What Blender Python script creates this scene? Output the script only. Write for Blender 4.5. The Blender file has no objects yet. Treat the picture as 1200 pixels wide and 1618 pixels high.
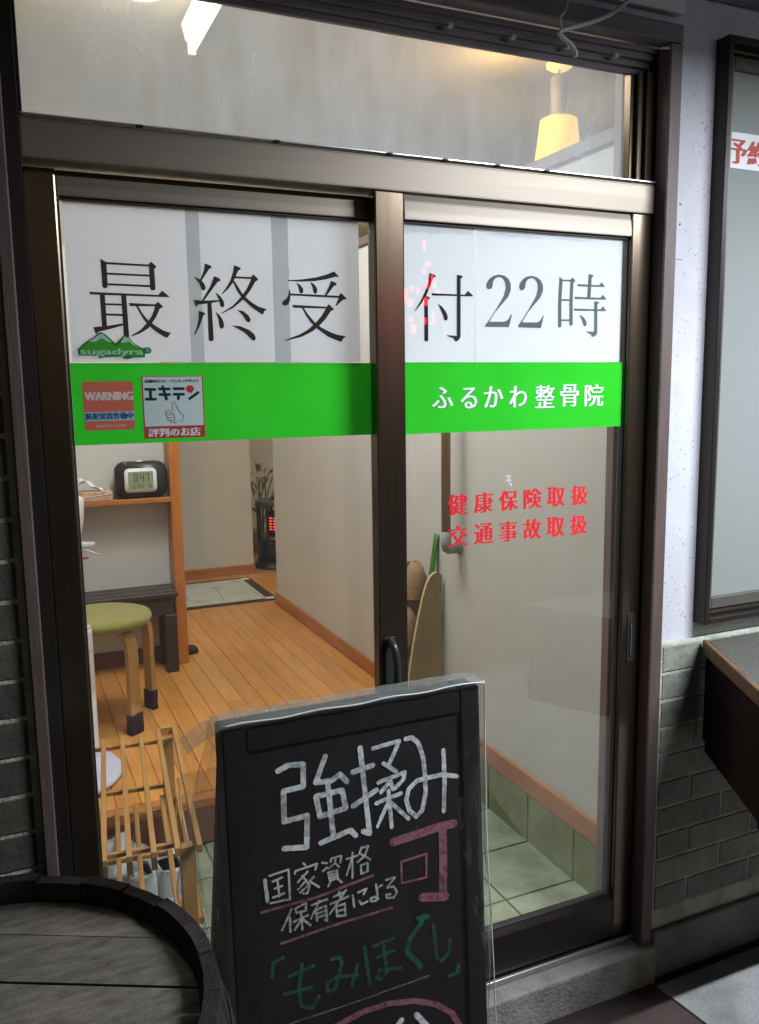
import bpy, bmesh, math, random
from mathutils import Vector, Matrix
from mathutils.geometry import tessellate_polygon
random.seed(7)
SC = bpy.context.scene
COL = SC.collection
PI = math.pi

# ---------------------------------------------------------------- camera
cam_d = bpy.data.cameras.new('camera'); cam = bpy.data.objects.new('camera', cam_d); COL.objects.link(cam)
rt = Vector((0.91291857, -0.40790879, -0.01378812))
dn = Vector((-0.0714428, -0.12644869, -0.98939712))
fw = Vector((0.40184029, 0.90422406, -0.1445795))
cam.matrix_world = Matrix(((rt.x, -dn.x, -fw.x, 0.0), (rt.y, -dn.y, -fw.y, -1.6), (rt.z, -dn.z, -fw.z, 1.55), (0, 0, 0, 1)))
cam_d.sensor_fit = 'VERTICAL'; cam_d.sensor_height = 36; cam_d.sensor_width = 36
cam_d.lens = 1328.24 / 1618 * 36
cam_d.clip_start = 0.05; cam_d.clip_end = 400
SC.camera = cam
SC.render.resolution_x, SC.render.resolution_y = 760, 1024

# ---------------------------------------------------------------- night sky
w = bpy.data.worlds.new('World'); SC.world = w; w.use_nodes = True
wn = w.node_tree.nodes; bg = wn['Background']
sky = wn.new('ShaderNodeTexSky'); sky.sky_type = 'NISHITA'; sky.sun_disc = False
sky.sun_elevation = math.radians(0.3); sky.sun_rotation = math.radians(10)
w.node_tree.links.new(sky.outputs[0], bg.inputs[0]); bg.inputs[1].default_value = 0.15

SC.view_settings.view_transform = 'Standard'; SC.view_settings.look = 'None'
SC.view_settings.exposure = 0.0; SC.view_settings.gamma = 1.0
SC.view_settings.use_curve_mapping = False
SC.render.engine = 'CYCLES'
SC.cycles.use_denoising = True
SC.cycles.max_bounces = 10; SC.cycles.transparent_max_bounces = 16
SC.cycles.sample_clamp_indirect = 6

# ---------------------------------------------------------------- materials
MATS = {}
def mat(name, col, rough=0.6, metal=0.0, var=0.0, nscale=8.0, stretch=(1, 1, 1), bump=0.0, bscale=None,
        col2=None, spec=0.5, coords='Object', detail=6.0, sheen=0.0, rvar=0.0):
    """principled with a noise between col and col2 (or col darkened by var) and a noise bump"""
    if name in MATS: return MATS[name]
    m = bpy.data.materials.new(name); m.use_nodes = True; MATS[name] = m
    nt = m.node_tree; n = nt.nodes; L = nt.links
    p = n['Principled BSDF']
    p.inputs['Base Color'].default_value = (*col, 1)
    p.inputs['Roughness'].default_value = rough; p.inputs['Metallic'].default_value = metal
    p.inputs['Specular IOR Level'].default_value = spec
    if sheen: p.inputs['Sheen Weight'].default_value = sheen
    tc = n.new('ShaderNodeTexCoord'); mp = n.new('ShaderNodeMapping')
    mp.inputs['Scale'].default_value = stretch
    L.new(tc.outputs[coords], mp.inputs[0])
    if var or col2:
        nz = n.new('ShaderNodeTexNoise'); nz.inputs['Scale'].default_value = nscale
        nz.inputs['Detail'].default_value = detail; nz.inputs['Roughness'].default_value = 0.65
        L.new(mp.outputs[0], nz.inputs['Vector'])
        cr = n.new('ShaderNodeValToRGB'); cr.color_ramp.elements[0].position = 0.33; cr.color_ramp.elements[1].position = 0.68
        c2 = col2 if col2 else tuple(c * (1 - var) for c in col)
        cr.color_ramp.elements[0].color = (*c2, 1); cr.color_ramp.elements[1].color = (*col, 1)
        L.new(nz.outputs['Fac'], cr.inputs[0]); L.new(cr.outputs[0], p.inputs['Base Color'])
        if rvar:
            ma = n.new('ShaderNodeMath'); ma.operation = 'MULTIPLY_ADD'
            ma.inputs[1].default_value = rvar; ma.inputs[2].default_value = rough - rvar / 2
            L.new(nz.outputs['Fac'], ma.inputs[0]); L.new(ma.outputs[0], p.inputs['Roughness'])
    if bump:
        nb = n.new('ShaderNodeTexNoise'); nb.inputs['Scale'].default_value = bscale or nscale * 3
        nb.inputs['Detail'].default_value = 5
        L.new(mp.outputs[0], nb.inputs['Vector'])
        b = n.new('ShaderNodeBump'); b.inputs['Strength'].default_value = bump; b.inputs['Distance'].default_value = 0.01
        L.new(nb.outputs['Fac'], b.inputs['Height']); L.new(b.outputs[0], p.inputs['Normal'])
    return m

def piece_mat(name, cols, rough, nscale, stretch, bump=0.2, grain=0.35, bscale=60, spec=0.4):
    """like mat but each object gets its own shade (Object Info random) plus grain"""
    m = bpy.data.materials.new(name); m.use_nodes = True; nt = m.node_tree; n = nt.nodes; L = nt.links
    p = n['Principled BSDF']; p.inputs['Roughness'].default_value = rough; p.inputs['Specular IOR Level'].default_value = spec
    oi = n.new('ShaderNodeObjectInfo'); cr = n.new('ShaderNodeValToRGB')
    el = cr.color_ramp.elements
    el[0].color = (*cols[0], 1); el[1].color = (*cols[-1], 1)
    for i, c in enumerate(cols[1:-1]):
        e = el.new((i + 1) / (len(cols) - 1)); e.color = (*c, 1)
    L.new(oi.outputs['Random'], cr.inputs[0])
    geo = n.new('ShaderNodeNewGeometry'); mp = n.new('ShaderNodeMapping'); mp.inputs['Scale'].default_value = stretch
    L.new(geo.outputs['Position'], mp.inputs[0])
    nz = n.new('ShaderNodeTexNoise'); nz.inputs['Scale'].default_value = nscale; nz.inputs['Detail'].default_value = 8; nz.inputs['Roughness'].default_value = 0.7
    L.new(mp.outputs[0], nz.inputs['Vector'])
    mr = n.new('ShaderNodeMapRange'); mr.inputs['From Min'].default_value = 0.3; mr.inputs['From Max'].default_value = 0.7
    mr.inputs['To Min'].default_value = 1 - grain; mr.inputs['To Max'].default_value = 1.0 + grain * 0.5
    L.new(nz.outputs['Fac'], mr.inputs['Value'])
    mx = n.new('ShaderNodeVectorMath'); mx.operation = 'SCALE'
    L.new(cr.outputs[0], mx.inputs[0]); L.new(mr.outputs[0], mx.inputs['Scale'])
    L.new(mx.outputs[0], p.inputs['Base Color'])
    nb = n.new('ShaderNodeTexNoise'); nb.inputs['Scale'].default_value = bscale; L.new(mp.outputs[0], nb.inputs['Vector'])
    b = n.new('ShaderNodeBump'); b.inputs['Strength'].default_value = bump; b.inputs['Distance'].default_value = 0.005
    L.new(nb.outputs['Fac'], b.inputs['Height']); L.new(b.outputs[0], p.inputs['Normal'])
    return m

def emis(name, col, strength):
    m = bpy.data.materials.new(name); m.use_nodes = True; n = m.node_tree.nodes
    p = n['Principled BSDF']; p.inputs['Base Color'].default_value = (*col, 1)
    p.inputs['Emission Color'].default_value = (*col, 1); p.inputs['Emission Strength'].default_value = strength
    return m

def glass(name, tint=(0.93, 0.95, 0.94), rough=0.02, dirt=0.0, dcol=(0.8, 0.83, 0.85), dstretch=(6, 6, 1), dscale=2.5, dmin=0.35, dmax=0.75, bump=0.0, ior=1.5, bsc=30):
    """thin sheet: straight-through transparency + fresnel mirror, optional film of dust"""
    m = bpy.data.materials.new(name); m.use_nodes = True; nt = m.node_tree; n = nt.nodes; L = nt.links
    out = n['Material Output']; n.remove(n['Principled BSDF'])
    t = n.new('ShaderNodeBsdfTransparent'); t.inputs[0].default_value = (*tint, 1)
    g = n.new('ShaderNodeBsdfGlossy'); g.inputs['Roughness'].default_value = rough; g.inputs[0].default_value = (1, 1, 1, 1)
    f = n.new('ShaderNodeFresnel'); ge = n.new('ShaderNodeNewGeometry'); fi = n.new('ShaderNodeMapRange')
    fi.inputs['To Min'].default_value = ior; fi.inputs['To Max'].default_value = 1 / ior   # same reflectance from either side of the thin pane
    L.new(ge.outputs['Backfacing'], fi.inputs['Value']); L.new(fi.outputs[0], f.inputs[0])
    mx = n.new('ShaderNodeMixShader'); L.new(f.outputs[0], mx.inputs[0]); L.new(t.outputs[0], mx.inputs[1]); L.new(g.outputs[0], mx.inputs[2])
    tc = n.new('ShaderNodeTexCoord'); mp = n.new('ShaderNodeMapping'); mp.inputs['Scale'].default_value = dstretch
    L.new(tc.outputs['Object'], mp.inputs[0])
    last = mx
    if dirt:
        nz = n.new('ShaderNodeTexNoise'); nz.inputs['Scale'].default_value = dscale; nz.inputs['Detail'].default_value = 8; nz.inputs['Roughness'].default_value = 0.7
        L.new(mp.outputs[0], nz.inputs['Vector'])
        mr = n.new('ShaderNodeMapRange'); mr.inputs['From Min'].default_value = dmin; mr.inputs['From Max'].default_value = dmax
        mr.inputs['To Min'].default_value = dirt * 0.25; mr.inputs['To Max'].default_value = dirt
        L.new(nz.outputs['Fac'], mr.inputs['Value'])
        d = n.new('ShaderNodeBsdfDiffuse'); d.inputs[0].default_value = (*dcol, 1)
        tr = n.new('ShaderNodeBsdfTranslucent'); tr.inputs[0].default_value = (*dcol, 1)
        m2 = n.new('ShaderNodeMixShader'); m2.inputs[0].default_value = 0.5; L.new(d.outputs[0], m2.inputs[1]); L.new(tr.outputs[0], m2.inputs[2])
        m3 = n.new('ShaderNodeMixShader'); L.new(mr.outputs[0], m3.inputs[0]); L.new(mx.outputs[0], m3.inputs[1]); L.new(m2.outputs[0], m3.inputs[2])
        last = m3
    if bump:
        nb = n.new('ShaderNodeTexNoise'); nb.inputs['Scale'].default_value = bsc; nb.inputs['Detail'].default_value = 3
        L.new(mp.outputs[0], nb.inputs['Vector'])
        b = n.new('ShaderNodeBump'); b.inputs['Strength'].default_value = bump; b.inputs['Distance'].default_value = 0.01
        L.new(nb.outputs['Fac'], b.inputs['Height']); L.new(b.outputs[0], g.inputs['Normal'])
    L.new(last.outputs[0], out.inputs[0])
    return m

def film(name, col, trans=0.35, gloss=0.0, var=0.06, nscale=5):
    """printed sheet behind the pane: diffuse + translucent, faint sheen of the pane in front"""
    m = bpy.data.materials.new(name); m.use_nodes = True; nt = m.node_tree; n = nt.nodes; L = nt.links
    out = n['Material Output']; n.remove(n['Principled BSDF'])
    tc = n.new('ShaderNodeTexCoord'); nz = n.new('ShaderNodeTexNoise'); nz.inputs['Scale'].default_value = nscale; nz.inputs['Detail'].default_value = 5
    L.new(tc.outputs['Object'], nz.inputs['Vector'])
    cr = n.new('ShaderNodeValToRGB'); cr.color_ramp.elements[0].position = 0.3; cr.color_ramp.elements[1].position = 0.7
    cr.color_ramp.elements[0].color = (*[c * (1 - var) for c in col], 1); cr.color_ramp.elements[1].color = (*col, 1)
    L.new(nz.outputs['Fac'], cr.inputs[0])
    d = n.new('ShaderNodeBsdfDiffuse'); t = n.new('ShaderNodeBsdfTranslucent')
    L.new(cr.outputs[0], d.inputs[0]); L.new(cr.outputs[0], t.inputs[0])
    mx = n.new('ShaderNodeMixShader'); mx.inputs[0].default_value = trans; L.new(d.outputs[0], mx.inputs[1]); L.new(t.outputs[0], mx.inputs[2])
    last = mx
    if gloss:
        g = n.new('ShaderNodeBsdfGlossy'); g.inputs['Roughness'].default_value = 0.12
        nb = n.new('ShaderNodeTexNoise'); nb.inputs['Scale'].default_value = 22; L.new(tc.outputs['Object'], nb.inputs['Vector'])
        b = n.new('ShaderNodeBump'); b.inputs['Strength'].default_value = 0.25; b.inputs['Distance'].default_value = 0.004; L.new(nb.outputs['Fac'], b.inputs['Height']); L.new(b.outputs[0], g.inputs['Normal'])
        m2 = n.new('ShaderNodeMixShader'); m2.inputs[0].default_value = gloss; L.new(mx.outputs[0], m2.inputs[1]); L.new(g.outputs[0], m2.inputs[2]); last = m2
    L.new(last.outputs[0], out.inputs[0])
    return m

# ---------------------------------------------------------------- object helpers
def tag(o, label=None, cat=None, group=None, kind=None):
    if label: o['label'] = label
    if cat: o['category'] = cat
    if group: o['group'] = group
    if kind: o['kind'] = kind
    return o
def empty(name, loc, label=None, cat=None, group=None, kind=None, rz=0.0):
    o = bpy.data.objects.new(name, None); COL.objects.link(o); o.location = loc; o.rotation_euler.z = rz
    o.empty_display_size = 0.1
    return tag(o, label, cat, group, kind)
def world_loc(o):
    M = Matrix.LocRotScale(o.location, o.rotation_euler, o.scale); p = o.parent
    while p: M = Matrix.LocRotScale(p.location, p.rotation_euler, p.scale) @ M; p = p.parent
    return M
def link(name, me, m, parent=None, smooth=False, local=False):
    """link a mesh given in WORLD coordinates (or local=True) under a parent"""
    o = bpy.data.objects.new(name, me); COL.objects.link(o)
    if m is not None and not me.materials:
        me.materials.append(m)
    if parent:
        o.parent = parent
        if not local: me.transform(world_loc(parent).inverted())
    if smooth:
        for f in me.polygons: f.use_smooth = True
    return o
class B:
    """bmesh collector"""
    def __init__(s): s.bm = bmesh.new()
    def box(s, x0, x1, y0, y1, z0, z1, bev=0.0, seg=1):
        b = bmesh.new(); r = bmesh.ops.create_cube(b, size=1)
        bmesh.ops.scale(b, vec=(x1 - x0, y1 - y0, z1 - z0), verts=b.verts)
        bmesh.ops.translate(b, vec=((x0 + x1) / 2, (y0 + y1) / 2, (z0 + z1) / 2), verts=b.verts)
        if bev: bmesh.ops.bevel(b, geom=b.edges[:], offset=bev, segments=seg, affect='EDGES', profile=0.6)
        return s.add(b)
    def add(s, b, M=None):
        if M: bmesh.ops.transform(b, matrix=M, verts=b.verts)
        me = bpy.data.meshes.new('tmp'); b.to_mesh(me); b.free(); s.bm.from_mesh(me); bpy.data.meshes.remove(me); return s
    def obox(s, p0, p1, wd, th, up=(0, 0, 1), bev=0.0):
        """bar from p0 to p1, width wd sideways, thickness th along 'up'"""
        p0 = Vector(p0); p1 = Vector(p1); d = p1 - p0; Lg = d.length; d.normalize(); u = Vector(up)
        sd = d.cross(u).normalized(); u = sd.cross(d).normalized()
        b = bmesh.new(); bmesh.ops.create_cube(b, size=1); bmesh.ops.scale(b, vec=(Lg, wd, th), verts=b.verts)
        if bev: bmesh.ops.bevel(b, geom=b.edges[:], offset=bev, segments=1, affect='EDGES')
        M = Matrix(((d.x, sd.x, u.x, 0), (d.y, sd.y, u.y, 0), (d.z, sd.z, u.z, 0), (0, 0, 0, 1)))
        M.translation = (p0 + p1) / 2
        return s.add(b, M)
    def tube(s, pts, r, n=10, cap=True):
        """round tube along a polyline; r number or list"""
        pts = [Vector(p) for p in pts]; k = len(pts); rs = r if isinstance(r, (list, tuple)) else [r] * k
        bm = s.bm; rings = []
        prev = None
        for i, p in enumerate(pts):
            d = (pts[min(i + 1, k - 1)] - pts[max(i - 1, 0)]).normalized()
            if prev is None:
                a = Vector((0, 0, 1)) if abs(d.z) < 0.9 else Vector((1, 0, 0)); u = d.cross(a).normalized()
            else: u = (prev - d * prev.dot(d)).normalized()
            prev = u; v = d.cross(u)
            rings.append([bm.verts.new(p + (u * math.cos(2 * PI * j / n) + v * math.sin(2 * PI * j / n)) * rs[i]) for j in range(n)])
        for i in range(k - 1):
            for j in range(n): bm.faces.new((rings[i][j], rings[i][(j + 1) % n], rings[i + 1][(j + 1) % n], rings[i + 1][j]))
        if cap: bm.faces.new(rings[0][::-1]); bm.faces.new(rings[-1])
        return s
    def lathe(s, prof, c=(0, 0, 0), n=32, capb=True, capt=True, M=None):
        b = bmesh.new(); rings = []
        for (r, z) in prof:
            rings.append([b.verts.new((c[0] + r * math.cos(2 * PI * j / n), c[1] + r * math.sin(2 * PI * j / n), c[2] + z)) for j in range(n)])
        for i in range(len(prof) - 1):
            for j in range(n): b.faces.new((rings[i][j], rings[i][(j + 1) % n], rings[i + 1][(j + 1) % n], rings[i + 1][j]))
        if capb: b.faces.new(rings[0][::-1])
        if capt: b.faces.new(rings[-1])
        return s.add(b, M)
    def prism(s, poly, axis, a0, a1, bev=0.0):
        """poly 2-D outline extruded along axis 'x','y' or 'z' from a0 to a1"""
        b = bmesh.new()
        def P(u, v, a): return {'x': (a, u, v), 'y': (u, a, v), 'z': (u, v, a)}[axis]
        v0 = [b.verts.new(P(u, v, a0)) for u, v in poly]; v1 = [b.verts.new(P(u, v, a1)) for u, v in poly]; k = len(poly)
        b.faces.new(v0[::-1]); b.faces.new(v1)
        for i in range(k): b.faces.new((v0[i], v0[(i + 1) % k], v1[(i + 1) % k], v1[i]))
        bmesh.ops.recalc_face_normals(b, faces=b.faces)
        if bev: bmesh.ops.bevel(b, geom=b.edges[:], offset=bev, segments=2, affect='EDGES')
        return s.add(b)
    def grid(s, nu, nv, fn):
        bm = s.bm; vs = [[bm.verts.new(fn(i / nu, j / nv)) for j in range(nv + 1)] for i in range(nu + 1)]
        for i in range(nu):
            for j in range(nv): bm.faces.new((vs[i][j], vs[i + 1][j], vs[i + 1][j + 1], vs[i][j + 1]))
        return s
    def jitter(s, a):
        for v in s.bm.verts: v.co += Vector((random.uniform(-a, a), random.uniform(-a, a), random.uniform(-a, a)))
        return s
    def mesh(s, name='m'):
        bmesh.ops.recalc_face_normals(s.bm, faces=s.bm.faces)
        me = bpy.data.meshes.new(name); s.bm.to_mesh(me); s.bm.free(); return me
    def put(s, name, m, parent=None, smooth=False):
        return link(name, s.mesh(name), m, parent, smooth)
def box(name, m, parent, x0, x1, y0, y1, z0, z1, bev=0.002): return B().box(x0, x1, y0, y1, z0, z1, bev).put(name, m, parent)
def pieces(name, m, parent, items, base):
    """many alike boxes sharing one unit mesh; items = (x0,x1,y0,y1,z0,z1)"""
    inv = world_loc(parent).inverted()
    for it in items:
        o = bpy.data.objects.new(name, base); COL.objects.link(o); o.parent = parent
        x0, x1, y0, y1, z0, z1 = it
        c = inv @ Vector(((x0 + x1) / 2, (y0 + y1) / 2, (z0 + z1) / 2))
        o.location = c; o.scale = (x1 - x0, y1 - y0, z1 - z0)
        yield o
def unit(m, bev=0.03, name='piece', jit=0.0):
    b = B().box(-.5, .5, -.5, .5, -.5, .5, bev)
    if jit: b.jitter(jit)
    me = b.mesh(name); me.materials.append(m); return me

# flat prints: polygons / strokes / font text in a plane given by a function (u, v, lift) -> world
def planeY(y0): return lambda u, v, l: (u, y0 - l, v)
def flat(name, polys, pl, m, parent, lift=0.0006, step=0.00004):
    verts = []; faces = []; k = 0
    for poly in polys:
        tris = tessellate_polygon([[Vector((p[0], p[1], 0)) for p in poly]])
        b0 = len(verts); verts += [pl(p[0], p[1], lift + k * step) for p in poly]
        faces += [tuple(b0 + i for i in t) for t in tris]; k += 1
    me = bpy.data.meshes.new(name); me.from_pydata(verts, [], faces)
    return link(name, me, m, parent)
def stroke_polys(pts, wd, rough=0.0):
    """chalk / marker stroke outline as a chain of convex quads and round joints"""
    out = []
    for i in range(len(pts) - 1):
        (x0, y0), (x1, y1) = pts[i], pts[i + 1]
        L_ = math.hypot(x1 - x0, y1 - y0) or 1e-6; nx, ny = -(y1 - y0) / L_ * wd / 2, (x1 - x0) / L_ * wd / 2
        k = max(1, int(L_ / 0.006)) if rough else 1
        top = []; bot = []
        for j in range(k + 1):
            t = j / k; a = 1 + random.uniform(-rough, rough); b = 1 + random.uniform(-rough, rough)
            top.append((x0 + (x1 - x0) * t + nx * a, y0 + (y1 - y0) * t + ny * a))
            bot.append((x0 + (x1 - x0) * t - nx * b, y0 + (y1 - y0) * t - ny * b))
        out.append(top + bot[::-1])
    for i, (x, y) in enumerate(pts):
        out.append([(x + wd * .5 * math.cos(a * PI / 4), y + wd * .5 * math.sin(a * PI / 4)) for a in range(8)])
    return out
def outline(name, strokes, wd, pl, m, parent, lift=0.0008):
    ps = []
    for st in strokes: ps += stroke_polys(st, wd)
    return flat(name, ps, pl, m, parent, lift, 0.000005)
def text(name, body, x0, x1, z0, z1, pl, m, parent, lift=0.0008, smear=0.0, offset=0.0, spacing=1.0, shear=0.0):
    """font text fitted to the rectangle x0..x1, z0..z1; smear>0 repeats it sideways (thick stems, thin bars)"""
    c = bpy.data.curves.new(name, 'FONT'); c.body = body; c.size = 1; c.space_character = spacing; c.offset = offset; c.resolution_u = 2
    o = bpy.data.objects.new('tmp', c); COL.objects.link(o); bpy.context.view_layer.update()
    me = bpy.data.meshes.new_from_object(o.evaluated_get(bpy.context.evaluated_depsgraph_get()))
    bpy.data.objects.remove(o); bpy.data.curves.remove(c)
    xs = [v.co.x for v in me.vertices]; ys = [v.co.y for v in me.vertices]
    ax, bx, ay, by = min(xs), max(xs), min(ys), max(ys)
    P = [((v.co.x - ax) / (bx - ax), (v.co.y - ay) / (by - ay)) for v in me.vertices]
    F = [tuple(f.vertices) for f in me.polygons]; bpy.data.meshes.remove(me)
    verts = []; faces = []; n = 3 if smear else 1
    for k in range(n):
        off = (k - (n - 1) / 2) * smear; b0 = len(verts)
        verts += [pl(x0 + (x1 - x0) * u + off + shear * v, z0 + (z1 - z0) * v, lift + k * 0.00012) for u, v in P]
        faces += [tuple(b0 + i for i in f) for f in F]
    me = bpy.data.meshes.new(name); me.from_pydata(verts, [], faces)
    return link(name, me, m, parent)
def rect(x0, x1, z0, z1): return [(x0, z0), (x1, z0), (x1, z1), (x0, z1)]
def rrect(x0, x1, z0, z1, r, n=5):
    out = []
    for cx, cy, a0 in ((x1 - r, z0 + r, -PI / 2), (x1 - r, z1 - r, 0), (x0 + r, z1 - r, PI / 2), (x0 + r, z0 + r, PI)):
        for i in range(n + 1):
            a = a0 + PI / 2 * i / n; out.append((cx + r * math.cos(a), cy + r * math.sin(a)))
    return out
def lamp(name, kind, loc, energy, col, parent, **kw):
    l = bpy.data.lights.new(name, kind); l.energy = energy; l.color = col
    for k, v in kw.items():
        if k != 'rot': setattr(l, k, v)
    o = bpy.data.objects.new(name, l); COL.objects.link(o)
    o.parent = parent; o.location = world_loc(parent).inverted() @ Vector(loc) if parent else loc
    o.rotation_euler = kw.get('rot', (0, 0, 0)); return o

# ================================================================ traced lettering (metres in the plane of each surface)
SAI = [[[0.1844,1.7941],[0.1949,1.7883],[0.1948,1.7444],[0.1922,1.7419],[0.1873,1.7417],[0.1851,1.744]],[[0.1935,1.7886],[0.2705,1.7875],[0.271,1.7837],[0.1947,1.7845]],[[0.2705,1.788],[0.2756,1.7929],[0.2849,1.785],[0.2832,1.7814],[0.2807,1.7803],[0.2813,1.7438],[0.2789,1.7406],[0.2731,1.7404],[0.2711,1.7435],[0.271,1.7837]],[[0.1945,1.7697],[0.2717,1.769],[0.2715,1.7654],[0.1947,1.7659]],[[0.1948,1.7507],[0.2719,1.75],[0.2717,1.7461],[0.1953,1.7469]],[[0.1614,1.7348],[0.1682,1.734],[0.2858,1.7324],[0.2933,1.7406],[0.3063,1.7301],[0.3055,1.7287],[0.1624,1.7292]],[[0.1797,1.7304],[0.1887,1.73],[0.1893,1.6732],[0.1804,1.672]],[[0.2175,1.7302],[0.2269,1.7298],[0.2281,1.6528],[0.2246,1.6543],[0.2183,1.6571]],[[0.1885,1.7144],[0.218,1.7143],[0.2182,1.7107],[0.1887,1.7109]],[[0.1888,1.696],[0.2183,1.6957],[0.2184,1.6916],[0.189,1.6921]],[[0.1648,1.6706],[0.1896,1.6732],[0.2188,1.6787],[0.2186,1.6747],[0.1906,1.6667],[0.1729,1.6622],[0.1699,1.6586],[0.1679,1.6593]],[[0.2308,1.7161],[0.2791,1.7148],[0.2844,1.7196],[0.2933,1.7115],[0.292,1.7089],[0.2875,1.7075],[0.2793,1.6908],[0.2707,1.6789],[0.2644,1.6701],[0.2486,1.6604],[0.2325,1.6546],[0.2318,1.6561],[0.2497,1.6669],[0.2612,1.6795],[0.2706,1.6913],[0.2763,1.7038],[0.2782,1.7111],[0.2324,1.7102]],[[0.2427,1.7116],[0.2473,1.711],[0.2556,1.6961],[0.2651,1.6839],[0.2714,1.6797],[0.2813,1.6726],[0.2913,1.6668],[0.3008,1.6633],[0.3067,1.6622],[0.3024,1.6582],[0.2995,1.653],[0.2951,1.6536],[0.2836,1.6601],[0.2723,1.6687],[0.2626,1.6773],[0.2552,1.6881],[0.2486,1.7003]]]
SHU = [[[0.3769,1.7944],[0.3884,1.7908],[0.3904,1.7868],[0.385,1.7845],[0.3693,1.7618],[0.3665,1.7631],[0.3744,1.7813]],[[0.3541,1.7692],[0.3673,1.7638],[0.3741,1.7565],[0.3766,1.7497],[0.3757,1.7455],[0.3721,1.7433],[0.3686,1.7453],[0.3648,1.7562]],[[0.394,1.7714],[0.4046,1.7674],[0.4063,1.7626],[0.4007,1.761],[0.3727,1.7247],[0.3681,1.7243],[0.3853,1.7514]],[[0.3521,1.7252],[0.3712,1.7244],[0.4022,1.7262],[0.4021,1.7235],[0.3868,1.7202],[0.3595,1.7163],[0.3579,1.7121],[0.3551,1.7138]],[[0.3945,1.7417],[0.4047,1.734],[0.4108,1.7244],[0.412,1.7174],[0.4104,1.7132],[0.4067,1.7124],[0.4036,1.7151],[0.4015,1.7262]],[[0.3784,1.7196],[0.3868,1.7202],[0.3882,1.6509],[0.3858,1.6474],[0.3801,1.6473],[0.378,1.6508]],[[0.3611,1.705],[0.3717,1.7018],[0.3739,1.6986],[0.3695,1.6957],[0.3619,1.6758],[0.3527,1.6596],[0.351,1.6603],[0.3561,1.6729],[0.3604,1.6897]],[[0.3936,1.7044],[0.4017,1.6976],[0.4085,1.6865],[0.4099,1.6766],[0.4065,1.6716],[0.4028,1.6716],[0.4008,1.6751],[0.3985,1.6905]],[[0.434,1.794],[0.447,1.7893],[0.4469,1.7858],[0.4424,1.7842],[0.4305,1.76],[0.4197,1.747],[0.4084,1.7373],[0.407,1.7383],[0.4154,1.7483],[0.4247,1.7626],[0.4312,1.7796]],[[0.4368,1.7725],[0.4671,1.7724],[0.4725,1.7778],[0.4819,1.769],[0.4808,1.7664],[0.4765,1.7648],[0.4654,1.7472],[0.4514,1.7298],[0.4301,1.7123],[0.4062,1.7005],[0.4055,1.7019],[0.4288,1.7165],[0.4441,1.7317],[0.4581,1.7498],[0.4674,1.7684],[0.4345,1.7688]],[[0.4306,1.7621],[0.4336,1.7643],[0.4488,1.7396],[0.4574,1.7314],[0.4675,1.7232],[0.4808,1.7157],[0.498,1.7112],[0.4925,1.7075],[0.4893,1.7009],[0.4848,1.7023],[0.4672,1.7133],[0.4499,1.7284],[0.4386,1.7435]],[[0.437,1.7085],[0.449,1.7064],[0.4592,1.6988],[0.4638,1.6904],[0.4616,1.6854],[0.4579,1.6849],[0.4543,1.6874],[0.4472,1.6986]],[[0.425,1.6783],[0.442,1.6772],[0.4596,1.6703],[0.4698,1.6619],[0.4729,1.6548],[0.4716,1.6504],[0.4678,1.6492],[0.4634,1.6518],[0.4504,1.6645]]]
UKE = [[[0.5429,1.7695],[0.5718,1.7719],[0.6041,1.7772],[0.628,1.7843],[0.6428,1.7907],[0.6512,1.7839],[0.6537,1.7792],[0.6466,1.7803],[0.6248,1.774],[0.601,1.7697],[0.5717,1.7675],[0.5432,1.7678]],[[0.561,1.7655],[0.57,1.7605],[0.5756,1.7533],[0.5754,1.7472],[0.5724,1.7441],[0.5688,1.7443],[0.5667,1.7476],[0.5648,1.7576]],[[0.5902,1.7677],[0.5993,1.7636],[0.6053,1.755],[0.6056,1.7482],[0.6025,1.7447],[0.5988,1.7449],[0.5967,1.7486],[0.5948,1.7587]],[[0.6355,1.7714],[0.6464,1.7687],[0.6488,1.7636],[0.6424,1.7617],[0.6255,1.7414],[0.621,1.7419],[0.6304,1.7586]],[[0.5454,1.7505],[0.5473,1.7506],[0.548,1.7396],[0.5466,1.7288],[0.5421,1.7213],[0.5363,1.7189],[0.5313,1.7204],[0.53,1.725],[0.5323,1.7284],[0.5403,1.734],[0.5442,1.7422]],[[0.5478,1.7436],[0.6518,1.7422],[0.658,1.7482],[0.6695,1.7376],[0.6684,1.7354],[0.6615,1.7342],[0.646,1.721],[0.6442,1.7214],[0.6517,1.7377],[0.5477,1.7396]],[[0.551,1.7212],[0.625,1.7195],[0.63,1.7248],[0.6411,1.7154],[0.6398,1.7126],[0.6345,1.7112],[0.6229,1.6954],[0.6083,1.6807],[0.5924,1.6688],[0.5685,1.6576],[0.5334,1.6493],[0.533,1.651],[0.5643,1.6623],[0.5836,1.6728],[0.5988,1.6854],[0.6125,1.6993],[0.6234,1.7156],[0.5527,1.7156]],[[0.5714,1.716],[0.5746,1.7168],[0.5845,1.7028],[0.6003,1.6854],[0.6134,1.6767],[0.6327,1.668],[0.6493,1.6627],[0.6676,1.6604],[0.6606,1.6559],[0.6566,1.6491],[0.652,1.6495],[0.628,1.6583],[0.6044,1.6738],[0.5899,1.6866],[0.58,1.7]]]
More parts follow.
